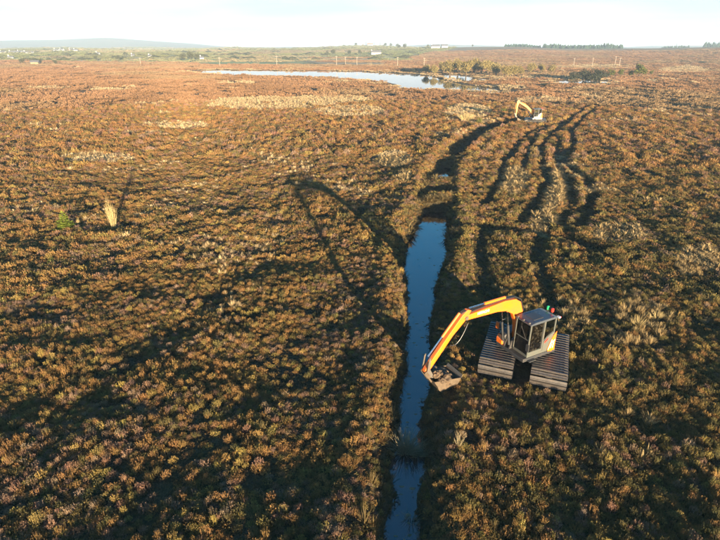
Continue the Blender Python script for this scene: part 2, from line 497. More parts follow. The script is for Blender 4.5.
def flat_poly(name, poly, z, mat, label, cell=2.5):
    xs = np.arange(min(p[0] for p in poly) - 8, max(p[0] for p in poly) + 8, cell); ys = np.arange(min(p[1] for p in poly) - 8, max(p[1] for p in poly) + 8, cell)
    A, B = np.meshgrid(xs, ys); k = poly_sd(A + cell / 2, B + cell / 2, poly) < 4.5
    k = k[:-1, :-1]; ids = np.arange(A.size).reshape(A.shape)
    F_ = np.stack([ids[:-1, :-1][k], ids[:-1, 1:][k], ids[1:, 1:][k], ids[1:, :-1][k]], -1)
    used, inv = np.unique(F_, return_inverse=True)
    V = np.stack([A.ravel()[used], B.ravel()[used], np.full(len(used), z)], -1)
    return tag(mesh_np(name, V, inv.reshape(-1, 4), mat), label, kind='structure')
flat_poly('lake_water', LAKE, LAKE_Z, M_LAKEWATER, 'long pale lake lying across the moor')
flat_poly('pond_water', POND, LAKE_Z, M_LAKEWATER, 'small pale pond in front of the dark scrub')
flat_poly('pond_water', POOL, LAKE_Z, M_LAKEWATER, 'sheltered arm of the lake below the willow scrub')

# ------------------------------------------------------------------ ground cover (heather, dead grass)
def source(name, V, T, part, mat):
    """mesh used only as instance source: object is not linked to the scene"""
    me = bpy.data.meshes.new(name)
    V = np.asarray(V, np.float32); T = np.asarray(T, np.int32)
    me.vertices.add(len(V)); me.vertices.foreach_set('co', V.ravel())
    me.loops.add(T.size); me.loops.foreach_set('vertex_index', T.ravel())
    me.polygons.add(len(T)); me.polygons.foreach_set('loop_start', np.arange(0, T.size, 3, dtype=np.int32))
    me.update()
    a = me.attributes.new('part', 'FLOAT', 'POINT'); a.data.foreach_set('value', np.asarray(part, np.float32))
    me.materials.append(mat)
    return bpy.data.objects.new(name, me)

def sprigs(r, n, R_, h, width, lean=1., tuft=3, base_r=.45):
    """bush of bent twigs with little leafy tips; returns verts, tris, part"""
    V, T, P = [], [], []
    for i in range(n):
        a = r.uniform(0, 2 * math.pi)
        q = math.sqrt(r.uniform(0, 1))
        tx, ty = math.cos(a) * q * R_ * lean, math.sin(a) * q * R_ * lean
        tz = h * math.sqrt(max(.05, 1 - .8 * q * q)) * r.uniform(.62, 1.12)
        b = np.array([tx * base_r, ty * base_r, -.04]); t = np.array([tx, ty, tz])
        m = b * .45 + t * .55 + np.array([tx * .12, ty * .12, .0]) + r.normal(0, .012, 3)
        wa = r.uniform(0, 2 * math.pi); wv = np.array([math.cos(wa), math.sin(wa), r.uniform(-.3, .3)]) * width
        k = len(V)
        V += [b - wv * .3, b + wv * .3, m - wv * .6, m + wv * .6, t + r.normal(0, width * .3, 3)]
        P += [0, 0, .45, .45, 1]
        T += [(k, k + 1, k + 3), (k, k + 3, k + 2), (k + 2, k + 3, k + 4)]
        for j in range(tuft):
            c = m + (t - m) * r.uniform(.15, 1.)
            d1 = r.normal(0, 1, 3); d1 /= np.linalg.norm(d1) + 1e-6; d1[2] = abs(d1[2]) * .8
            d2 = r.normal(0, 1, 3); d2 /= np.linalg.norm(d2) + 1e-6
            k = len(V)
            V += [c, c + d1 * width * 2.4, c + d2 * width * 1.5]
            P += [.55, 1, 1]
            T.append((k, k + 1, k + 2))
    return V, T, P
def blades(r, n, R_, h, width, droop=.5):
    V, T, P = [], [], []
    for i in range(n):
        a = r.uniform(0, 2 * math.pi); q = r.uniform(0, 1)
        bx, by = math.cos(a) * q * R_ * .35, math.sin(a) * q * R_ * .35
        hh = h * r.uniform(.5, 1.1); out = R_ * q * r.uniform(.5, 1.2) * droop * 2
        b = np.array([bx, by, -.04]); t = np.array([bx + math.cos(a) * out, by + math.sin(a) * out, hh * (1 - .3 * q)])
        m = b + (t - b) * .55 + np.array([0, 0, hh * .16])
        wa = a + math.pi / 2 + r.normal(0, .5); wv = np.array([math.cos(wa), math.sin(wa), 0]) * width
        k = len(V)
        V += [b - wv * .5, b + wv * .5, m - wv * .5, m + wv * .5, t]
        P += [.1, .1, .7, .7, 1]
        T += [(k, k + 1, k + 3), (k, k + 3, k + 2), (k + 2, k + 3, k + 4)]
    return V, T, P
def merge(parts):
    V, T, P = [], [], []
    for (v, t, p), M in parts:
        k = len(V); s, off, rot = M
        c, sn = math.cos(rot), math.sin(rot)
        for q in v: V.append((q[0] * s * c - q[1] * s * sn + off[0], q[0] * s * sn + q[1] * s * c + off[1], q[2] * s + off[2]))
        T += [(a + k, b + k, d + k) for a, b, d in t]; P += list(p)
    return V, T, P

r_ = np.random.default_rng(11)
H_NEAR = [source('heather_sprig_clump', *sprigs(r_, n, .30, h, .019, 1., 4), M_HEATHER) for n, h in ((95, .34), (110, .30), (80, .40), (100, .26), (90, .36), (70, .44))]
H_MOSS = [source('moss_tuft', *sprigs(r_, 16, .34, .34, .06, 1., 1), M_HEATHER) for _ in range(3)]
H_MID = [source('heather_clump', *sprigs(r_, n, .36, h, .034, 1., 3), M_HEATHER) for n, h in ((46, .36), (52, .32), (40, .42), (44, .28))]
def patch(r, size, n, sc):
    parts = []
    for i in range(n):
        s = sc * r.uniform(.6, 1.35)
        parts.append((sprigs(r, 11, .42, .36 * r.uniform(.7, 1.25), .085, 1., 1), (s, (r.uniform(-.5, .5) * size, r.uniform(-.5, .5) * size, 0), 0)))
    return merge(parts)
H_FAR = [source('heather_stand', *patch(r_, 6.4, 62, 1.25), M_HEATHER) for _ in range(5)]
G_NEAR = [source('grass_tuft', *blades(r_, n, .34, h, .014, d), M_GRASS) for n, h, d in ((60, .5, .5), (70, .42, .7), (50, .62, .4))]
G_MID = [source('grass_clump', *blades(r_, n, .42, h, .038, d), M_GRASS) for n, h, d in ((80, .36, .8), (90, .30, 1.), (70, .42, .7))]
def gpatch(r, size, n):
    return merge([(blades(r, 14, .55, .45, .09, .6), (r.uniform(.7, 1.3), (r.uniform(-.5, .5) * size, r.uniform(-.5, .5) * size, 0), 0)) for _ in range(n)])
G_FAR = [source('grass_stand', *gpatch(r_, 5, 50), M_GRASS) for _ in range(3)]

def scatter(name, pts, rotz, scale, tint, variants, label):
    n = len(pts)
    me = bpy.data.meshes.new(name)
    me.vertices.add(n); me.vertices.foreach_set('co', np.asarray(pts, np.float32).ravel())
    for nm, vals in (('rz', rotz), ('tilt', rng.normal(0, .12, n))):
        a = me.attributes.new(nm, 'FLOAT', 'POINT'); a.data.foreach_set('value', np.asarray(vals, np.float32))
    a = me.attributes.new('sc', 'FLOAT_VECTOR', 'POINT'); a.data.foreach_set('vector', np.asarray(scale, np.float32).ravel())
    a = me.attributes.new('tint', 'FLOAT_COLOR', 'POINT')
    a.data.foreach_set('color', np.concatenate([np.asarray(tint, np.float32), np.ones((n, 1), np.float32)], 1).ravel())
    a = me.attributes.new('pick', 'INT', 'POINT'); a.data.foreach_set('value', rng.integers(0, len(variants), n).astype(np.int32))
    o = link(bpy.data.objects.new(name, me))
    ng = bpy.data.node_groups.new(name + '_scatter', 'GeometryNodeTree')
    ng.interface.new_socket('Geometry', in_out='INPUT', socket_type='NodeSocketGeometry')
    ng.interface.new_socket('Geometry', in_out='OUTPUT', socket_type='NodeSocketGeometry')
    N, L = ng.nodes, ng.links
    gi = N.new('NodeGroupInput'); go = N.new('NodeGroupOutput')
    iop = N.new('GeometryNodeInstanceOnPoints')
    join = N.new('GeometryNodeJoinGeometry')
    for v in variants:
        oi = N.new('GeometryNodeObjectInfo'); oi.inputs['Object'].default_value = v
        oi.inputs['As Instance'].default_value = True
        L.new(oi.outputs['Geometry'], join.inputs[0])
    def named(nm, typ):
        q = N.new('GeometryNodeInputNamedAttribute'); q.data_type = typ; q.inputs['Name'].default_value = nm
        return q.outputs['Attribute']
    cmb = N.new('ShaderNodeCombineXYZ')
    L.new(named('tilt', 'FLOAT'), cmb.inputs[0]); L.new(named('rz', 'FLOAT'), cmb.inputs[2])
    L.new(gi.outputs[0], iop.inputs['Points'])
    L.new(join.outputs[0], iop.inputs['Instance'])
    iop.inputs['Pick Instance'].default_value = True
    L.new(named('pick', 'INT'), iop.inputs['Instance Index'])
    L.new(cmb.outputs[0], iop.inputs['Rotation'])
    L.new(named('sc', 'FLOAT_VECTOR'), iop.inputs['Scale'])
    L.new(iop.outputs[0], go.inputs[0])
    md = o.modifiers.new('scatter', 'NODES'); md.node_group = ng
    return tag(o, label, kind='stuff')

# pale grass patches of the photograph: (px, py, half width px, half height px)
GRASS_PX = [(97, 159, 36, 5), (176, 126, 30, 4), (268, 104, 62, 6), (330, 100, 40, 4), (110, 89, 26, 1.6), (45, 88, 20, 1.4), (240, 83, 16, 1), (345, 82, 22, 1),
            (640, 325, 32, 22), (700, 262, 22, 14), (516, 182, 12, 14), (543, 224, 10, 12), (560, 190, 9, 20), (395, 160, 16, 8), (404, 182, 8, 7), (470, 112, 22, 7), (350, 112, 34, 5), (500, 88, 30, 3),
            (435, 203, 12, 4), (440, 179, 14, 4), (690, 70, 26, 3), (600, 67, 40, 1.6), (540, 100, 22, 3), (620, 235, 26, 10), (408, 432, 10, 6), (560, 78, 40, 1.5), (402, 87, 6, 1.3), (495, 77, 26, 1.4)]
GR = []
for px, py, hw, hh in GRASS_PX:
    c = at(px, py); a = at(px + hw, py); t = at(px, py - hh); b = at(px, min(py + hh, 535))
    GR.append((c[0], (t[1] + b[1]) / 2, abs(a[0] - c[0]), max(.6, (t[1] - b[1]) / 2)))
def grass_amount(x, y):
    g = np.zeros(np.shape(x))
    for cx, cy, rx, ry in GR:
        sk = (y - cy) * (cx / max(cy, 1))          # patches run along the sight line only through perspective
        q = ((x - cx - sk) / rx) ** 2 + ((y - cy) / ry) ** 2
        g = np.maximum(g, np.clip((1.25 - q) * 3, 0, 1))
    n = vnoise(x, y, 3.0, 31) * .6 + vnoise(x, y, 1.0, 32) * .4
    g = np.clip(g * (n * 3.0 - .25), 0, 1)
    return np.maximum(g, sstep(.66, .8, vnoise(x, y, 9, 33) * .7 + vnoise(x, y, 2.4, 34) * .3) * (.18 + .4 * sstep(6, 12, x)))

def jitter_grid(d0, d1, s):
    half = .80
    xs = np.arange(-half * d1 - 6, half * d1 + 6, s); ys = np.arange(max(4.5, d0 * .78), d1 + s, s)
    A, B = np.meshgrid(xs, ys)
    A = A + (rng.random(A.shape) - .5) * s * 1.1; B = B + (rng.random(B.shape) - .5) * s * 1.1
    A, B = A.ravel(), B.ravel(); d = np.hypot(A, B)
    k = (d >= d0) & (d < d1) & (np.abs(A) < half * B + 5)
    return A[k], B[k]
def site(x, y):
    """what stands at a point: keep mask for plants, wetness/flattening, ditch edge distance"""
    d, par = polyline_dist(x, y, DITCH); w = np.interp(par, np.arange(len(DITCH)), D_W)
    e = d - w / 2
    flat = np.zeros(np.shape(x))
    for pts, wd in zip(RUTS, RUT_W):
        rd, _ = polyline_dist(x, y, pts); flat = np.maximum(flat, np.exp(-(rd / (wd * .55)) ** 4))
    return e, flat
def under_machine(x, y):
    u = (x - 8.08) * .37 + (y - 20.66) * .929; v = (x - 8.08) * .929 - (y - 20.66) * .37
    m = (np.abs(u) < 2.35) & (np.abs(v) < 2.05)
    bk = np.hypot(x - 3.75, y - 18.35) < .6
    x2, y2 = EX2
    return m | bk | ((np.abs(x - x2) < 2.6) & (np.abs(y - y2) < 2.2))
EX2 = at(535, 122.5)

PAL = np.array([[.315, .178, .07], [.395, .24, .085], [.205, .168, .058], [.30, .178, .125], [.112, .108, .048], [.335, .235, .165], [.41, .305, .095]])
def heather_tint(x, y, flat):
    n = len(x)
    a = vnoise(x, y, 2.4, 41) * .55 + vnoise(x, y, .8, 42) * .2 + rng.random(n) * .25
    b = vnoise(x, y, 6.5, 43) * .5 + rng.random(n) * .5
    w = np.zeros((n, len(PAL)))
    w[:, 0] = .8 + 1.2 * (a > .5); w[:, 1] = 1.3 * sstep(.5, .7, a); w[:, 2] = .9 * sstep(.4, .7, b); w[:, 3] = .9 * sstep(.6, .3, a)
    w[:, 4] = .9 * sstep(.6, .35, b); w[:, 5] = .55 * sstep(.55, .3, a); w[:, 6] = .35
    right = sstep(3, 9, x) * sstep(70, 30, y)
    w[:, 4] += right * 1.3; w[:, 2] += right * 1.3; w[:, 4] += flat * 2
    w = np.cumsum(w, 1); u = rng.random(n) * w[:, -1]
    k = (u[:, None] > w).sum(1).clip(0, len(PAL) - 1)
    t = PAL[k] * (1 + sstep(35, 110, np.hypot(x, y))[:, None] * np.array([[.06, -.05, -.02]])) * rng.uniform(.8, 1.17, (n, 1)) * rng.uniform(.93, 1.07, (n, 3))
    return t

hp, hr, hs, ht = {}, {}, {}, {}
for key, d0, d1, s, base in (('a', 4, 34, .20, .60), ('b', 34, 72, .30, .74), ('c', 72, 150, .54, 1.3)):
    x, y = jitter_grid(d0, d1, s)
    e, flat = site(x, y); g = grass_amount(x, y)
    zz = ground(x, y)
    keep = ((e > .05) | (zz > -.42)) & ~under_machine(x, y) & (rng.random(len(x)) > flat * .42) & (rng.random(len(x)) > g * .97)
    # bare / wet gaps between the stands
    gap = sstep(.60, .74, vnoise(x, y, 1.7, 51) * .65 + vnoise(x, y, .7, 52) * .35)
    keep &= rng.random(len(x)) > gap * .72
    x, y, e, flat = x[keep], y[keep], e[keep], flat[keep]
    z = ground(x, y) - .02
    k2 = z > -.66
    x, y, z, e, flat = x[k2], y[k2], z[k2], e[k2], flat[k2]
    hgt = .55 + .95 * vnoise(x, y, 1.3, 53) * (.5 + .8 * vnoise(x, y, 6, 54))
    sc = base * rng.uniform(.7, 1.3, len(x)) * (1 - .45 * flat) * np.where(e < 1.0, .8, 1.)
    S = np.stack([sc * rng.uniform(.9, 1.2, len(x)), sc * rng.uniform(.9, 1.2, len(x)), sc * hgt * rng.uniform(.75, 1.3, len(x))], 1)
    hp[key] = np.stack([x, y, z], 1); hr[key] = rng.uniform(0, 6.283, len(x)); hs[key] = S; ht[key] = heather_tint(x, y, flat)
scatter('heather', hp['a'], hr['a'], hs['a'], ht['a'], H_NEAR, 'russet and olive heather bushes covering the near bog')
bc = [np.concatenate([q['b'], q['c']]) for q in (hp, hr, hs, ht)]
scatter('heather', bc[0], bc[1], bc[2], bc[3], H_MID, 'russet heather covering the middle of the bog')
x, y = jitter_grid(150, 900, 5.2)
g = grass_amount(x, y)
keep = (rng.random(len(x)) > g * .95)
for poly in (LAKE, POND, POOL): keep &= poly_sd(x, y, poly) > 6.5
az = np.arctan2(x, y)
lim = 600 - (vnoise(x, y, 120, 21) - .5) * 260 + 900 * sstep(A_FIELD - .08, A_FIELD + .14, az)
keep &= np.hypot(x, y) < lim
x, y = x[keep], y[keep]
n = len(x)
sc = rng.uniform(.85, 1.2, n) * (1 + sstep(200, 900, np.hypot(x, y)) * .25)
tn = np.array([.33, .18, .10]) * (.8 + .5 * vnoise(x, y, 22, 44))[:, None] * rng.uniform(.9, 1.1, (n, 1))
tn = tn + (np.array([.35, .25, .14]) - tn) * (sstep(.5, .75, vnoise(x, y, 45, 45)) * .7)[:, None]
scatter('heather', np.stack([x, y, ground(x, y) - .03], 1), rng.uniform(0, 6.283, n), np.stack([sc, sc, sc * rng.uniform(.6, 1.3, n)], 1), tn, H_FAR, 'brown heather moor fading away towards the lake and ridges')

# low moss, bilberry and twig litter filling the gaps
x, y = jitter_grid(4, 60, .27)
e, flat = site(x, y)
z = ground(x, y) - .03
keep = (z > -.78) & ~under_machine(x, y); x, y, z = x[keep], y[keep], z[keep]; n = len(x)
sc = rng.uniform(.5, .95, n)
mc = np.array([[.07, .065, .03], [.05, .058, .026], [.10, .075, .04], [.085, .055, .035]])[rng.integers(0, 4, n)] * rng.uniform(.7, 1.3, (n, 1))
scatter('moss_and_litter', np.stack([x, y, z], 1), rng.uniform(0, 6.283, n), np.stack([sc, sc, sc * rng.uniform(.25, .5, n)], 1), mc, H_MOSS, 'dark moss and twig litter between the heather bushes')

# dead grass
P_, S_, T_ = [], [], []
for d0, d1, s, base in ((4, 40, .28, .85), (40, 90, .40, 1.1), (90, 170, .62, 1.5)):
    x, y = jitter_grid(d0, d1, s)
    e, flat = site(x, y); g = grass_amount(x, y)
    bank = np.exp(-((e - .25) / .3) ** 2) * (y < 110) * .55
    keep = (rng.random(len(x)) < np.maximum(g * .9, bank)) & ((e > -.1) | (ground(x, y) > -.42)) & ~under_machine(x, y) & (rng.random(len(x)) > flat * .7)
    x, y, e = x[keep], y[keep], e[keep]; z = ground(x, y) - .02
    k2 = z > -.85; x, y, z, e = x[k2], y[k2], z[k2], e[k2]
    sc = base * rng.uniform(.6, 1.2, len(x))
    P_.append(np.stack([x, y, z], 1)); S_.append(np.stack([sc, sc, sc * rng.uniform(.7, 1.2, len(x))], 1))
    on_bank = (e < .8)[:, None]
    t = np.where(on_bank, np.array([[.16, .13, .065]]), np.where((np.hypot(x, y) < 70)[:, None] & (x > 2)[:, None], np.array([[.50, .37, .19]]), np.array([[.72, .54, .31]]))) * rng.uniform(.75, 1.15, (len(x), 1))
    T_.append(t)
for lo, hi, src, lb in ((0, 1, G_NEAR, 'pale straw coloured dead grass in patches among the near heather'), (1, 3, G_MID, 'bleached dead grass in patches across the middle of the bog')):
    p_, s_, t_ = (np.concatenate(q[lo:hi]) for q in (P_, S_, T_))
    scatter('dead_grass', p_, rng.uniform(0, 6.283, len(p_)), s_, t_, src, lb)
x, y = jitter_grid(170, 700, 4.5); g = grass_amount(x, y)
shore = np.zeros(len(x))
for poly in (LAKE, POND, POOL):
    sd = poly_sd(x, y, poly); shore = np.maximum(shore, np.exp(-((sd - 4) / 5.) ** 2))
keep = (rng.random(len(x)) < np.maximum(g * .95, shore * .75))
for poly in (LAKE, POND, POOL): keep &= poly_sd(x, y, poly) > 3.
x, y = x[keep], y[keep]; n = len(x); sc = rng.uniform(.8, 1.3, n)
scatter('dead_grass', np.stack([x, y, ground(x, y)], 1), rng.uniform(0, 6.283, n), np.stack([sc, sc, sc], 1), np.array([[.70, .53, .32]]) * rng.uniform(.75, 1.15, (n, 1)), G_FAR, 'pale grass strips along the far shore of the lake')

# grass of the far fields, field by field
x, y = jitter_grid(560, 2500, 13.)
azf = np.arctan2(x, y); dd_ = np.hypot(x, y)
keep = (dd_ > 610 - (vnoise(x, y, 120, 21) - .5) * 260 + 900 * sstep(A_FIELD - .08, A_FIELD + .14, azf)) & (azf < A_FIELD + .02) & (rng.random(len(x)) < np.clip(1100 / dd_, .3, 1.))
x, y = x[keep], y[keep]; n = len(x)
sx, sy = rng.uniform(-1500, 500, 420), rng.uniform(500, 2600, 420)
own = np.empty(n, int)
for i0 in range(0, n, 4000): own[i0:i0 + 4000] = np.argmin((x[i0:i0 + 4000, None] - sx) ** 2 + ((y[i0:i0 + 4000, None] - sy) * .45) ** 2, 1)
FP = np.array([[.30, .36, .13], [.36, .40, .16], [.26, .30, .12], [.55, .45, .26], [.42, .34, .20], [.40, .42, .20]])[rng.integers(0, 6, 420)]
sc = 2.6 * np.clip(dd_[keep] / 800, .9, 2.2)
scatter('field_grass', np.stack([x, y, ground(x, y) - .05], 1), rng.uniform(0, 6.283, n), np.stack([sc, sc, sc * .55], 1), FP[own] * rng.uniform(.9, 1.1, (n, 1)), G_FAR, 'pale green and tan grass of the fields beyond the lake')

# ------------------------------------------------------------------ machine materials
M_ORANGE = mat_dirty('orange_paint', (.80, .15, .009), amount=.45, rough=.35, scale=2.2)
M_AMBER = mat_dirty('amber_paint', (.62, .22, .03), amount=.5, rough=.4, scale=2.2)
M_GREYPAINT = mat_dirty('grey_cab_paint', (.085, .09, .078), amount=.4, rough=.4, scale=2.5)
M_DARKPAINT = mat_dirty('dark_grey_paint', (.035, .037, .04), amount=.3, rough=.35, scale=2.5)
M_ROOF = mat_dirty('cab_roof_paint', (.05, .06, .075), dirt=(.10, .09, .07), amount=.25, rough=.16, scale=3.)
M_STEEL = mat_dirty('worn_steel', (.16, .14, .12), dirt=(.10, .065, .035), amount=.6, rough=.5, metal=.6, scale=4.)
M_CHROME = mat_dirty('chrome_rod', (.75, .75, .76), amount=.08, rough=.15, metal=1., scale=6.)
M_RUBBER = mat_dirty('black_hose', (.02, .02, .022), amount=.2, rough=.4, scale=6.)
M_BUCKET = mat_dirty('bucket_steel', (.11, .075, .045), dirt=(.045, .03, .018), amount=.9, rough=.6, metal=.15, scale=3.)
M_PEAT = mat_dirty('wet_peat', (.055, .035, .02), dirt=(.16, .10, .05), amount=.6, rough=.85, scale=5.)
M_WHITE = mat_dirty('white_paint', (.66, .65, .61), amount=.35, rough=.5, scale=3.)
M_RED = mat_dirty('red_lens', (.55, .03, .02), amount=.1, rough=.25)
M_GREEN = mat_dirty('green_lens', (.02, .38, .14), amount=.1, rough=.25)
M_SEAT = mat_dirty('seat_cloth', (.03, .03, .032), amount=.15, rough=.8)
M_CLOTH = mat_dirty('work_clothes', (.035, .04, .06), amount=.2, rough=.85)
M_SKIN = mat_dirty('skin', (.50, .30, .22), amount=.05, rough=.55)
M_HAIR = mat_dirty('knit_cap', (.03, .03, .03), amount=.1, rough=.9)
def mat_pad():
    b = NB('track_pad_boards'); o = b.obj()
    mp = b.node('ShaderNodeMapping'); mp.inputs['Scale'].default_value = (2., 14., 6.); b.link(o, mp.inputs['Vector'])
    rnd = b.node('ShaderNodeObjectInfo').outputs['Random']
    g = b.noise(2.2, 5, .6, mp.outputs[0]); n = b.noise(3., 4, .6, o)
    c = b.mix(b.rng(g, .3, .7), (.035, .031, .029), (.075, .066, .06))
    c = b.mix(b.rng(rnd, 0, 1, 0, .45), c, (.075, .06, .05))
    c = b.mix(b.rng(n, .55, .75, 0, .7), c, (.07, .045, .025))
    return b.done(b.bsdf(c, b.rng(n, .3, .7, .26, .55), 0, bump=g, bstr=.25, bdist=.01))
M_PAD = mat_pad()
def mat_glass():
    b = NB('cab_glass')
    fr = b.node('ShaderNodeFresnel'); fr.inputs['IOR'].default_value = 1.6
    tr = b.node('ShaderNodeBsdfTransparent'); tr.inputs[0].default_value = (.82, .88, .86, 1)
    gl = b.node('ShaderNodeBsdfGlossy'); gl.inputs['Roughness'].default_value = .02
    n = b.noise(7., 4, .6, b.obj())
    df = b.node('ShaderNodeBsdfDiffuse'); df.inputs[0].default_value = (.16, .14, .11, 1)
    m0 = b.node('ShaderNodeMixShader'); b.link(b.rng(n, .5, .8, .02, .3), m0.inputs[0]); b.link(tr.outputs[0], m0.inputs[1]); b.link(df.outputs[0], m0.inputs[2])
    mx = b.node('ShaderNodeMixShader'); b.link(fr.outputs[0], mx.inputs[0]); b.link(m0.outputs[0], mx.inputs[1]); b.link(gl.outputs[0], mx.inputs[2])
    return b.done(mx)
M_GLASS = mat_glass()

# ------------------------------------------------------------------ shape helpers in a frame
class Frame:
    """local frame: forward, right, up -> root space"""
    def __init__(s, f, o=(0, 0, 0)):
        s.f = Vector((f[0], f[1], 0)).normalized(); s.r = Vector((s.f.y, -s.f.x, 0)); s.o = Vector(o)
    def __call__(s, a, b, c): return s.o + s.f * a + s.r * b + Vector((0, 0, c))
def box_bm(fr, a, b, c, bm=None):
    bm = bm or bmesh.new()
    v = [bm.verts.new(fr(a[i], b[j], c[k])) for i in (0, 1) for j in (0, 1) for k in (0, 1)]
    for q in ((0, 1, 3, 2), (4, 6, 7, 5), (0, 4, 5, 1), (2, 3, 7, 6), (0, 2, 6, 4), (1, 5, 7, 3)): bm.faces.new([v[i] for i in q])
    bmesh.ops.recalc_face_normals(bm, faces=bm.faces[:])
    return bm
def prism_bm(fr, prof, b0, b1, bm=None):
    """profile in (forward, up), extruded along right from b0 to b1"""
    bm = bm or bmesh.new()
    L_ = [bm.verts.new(fr(p[0], b0, p[1])) for p in prof]; R2 = [bm.verts.new(fr(p[0], b1, p[1])) for p in prof]
    n = len(prof)
    fs = [bm.faces.new(L_), bm.faces.new(R2[::-1])]
    for i in range(n): fs.append(bm.faces.new((L_[i], R2[i], R2[(i + 1) % n], L_[(i + 1) % n])))
    bmesh.ops.recalc_face_normals(bm, faces=fs)
    return bm
def tube_bm(pts, rad, seg=8, bm=None, caps=True):
    bm = bm or bmesh.new(); pts = [Vector(p) for p in pts]; rings = []
    rads = rad if isinstance(rad, (list, tuple)) else [rad] * len(pts)
    for i, p in enumerate(pts):
        t = (pts[min(i + 1, len(pts) - 1)] - pts[max(i - 1, 0)]).normalized()
        u = t.cross(Vector((0, 0, 1)) if abs(t.z) < .95 else Vector((1, 0, 0))).normalized(); w = t.cross(u)
        rings.append([bm.verts.new(p + (u * math.cos(k * 2 * math.pi / seg) + w * math.sin(k * 2 * math.pi / seg)) * rads[i]) for k in range(seg)])
    for i in range(len(rings) - 1):
        for k in range(seg): bm.faces.new((rings[i][k], rings[i][(k + 1) % seg], rings[i + 1][(k + 1) % seg], rings[i + 1][k]))
    if caps: bm.faces.new(rings[0][::-1]); bm.faces.new(rings[-1])
    return bm
def arc(p, q, sag, n=8):
    p, q = Vector(p), Vector(q)
    return [p.lerp(q, i / n) + Vector((0, 0, -sag * 4 * (i / n) * (1 - i / n))) for i in range(n + 1)]

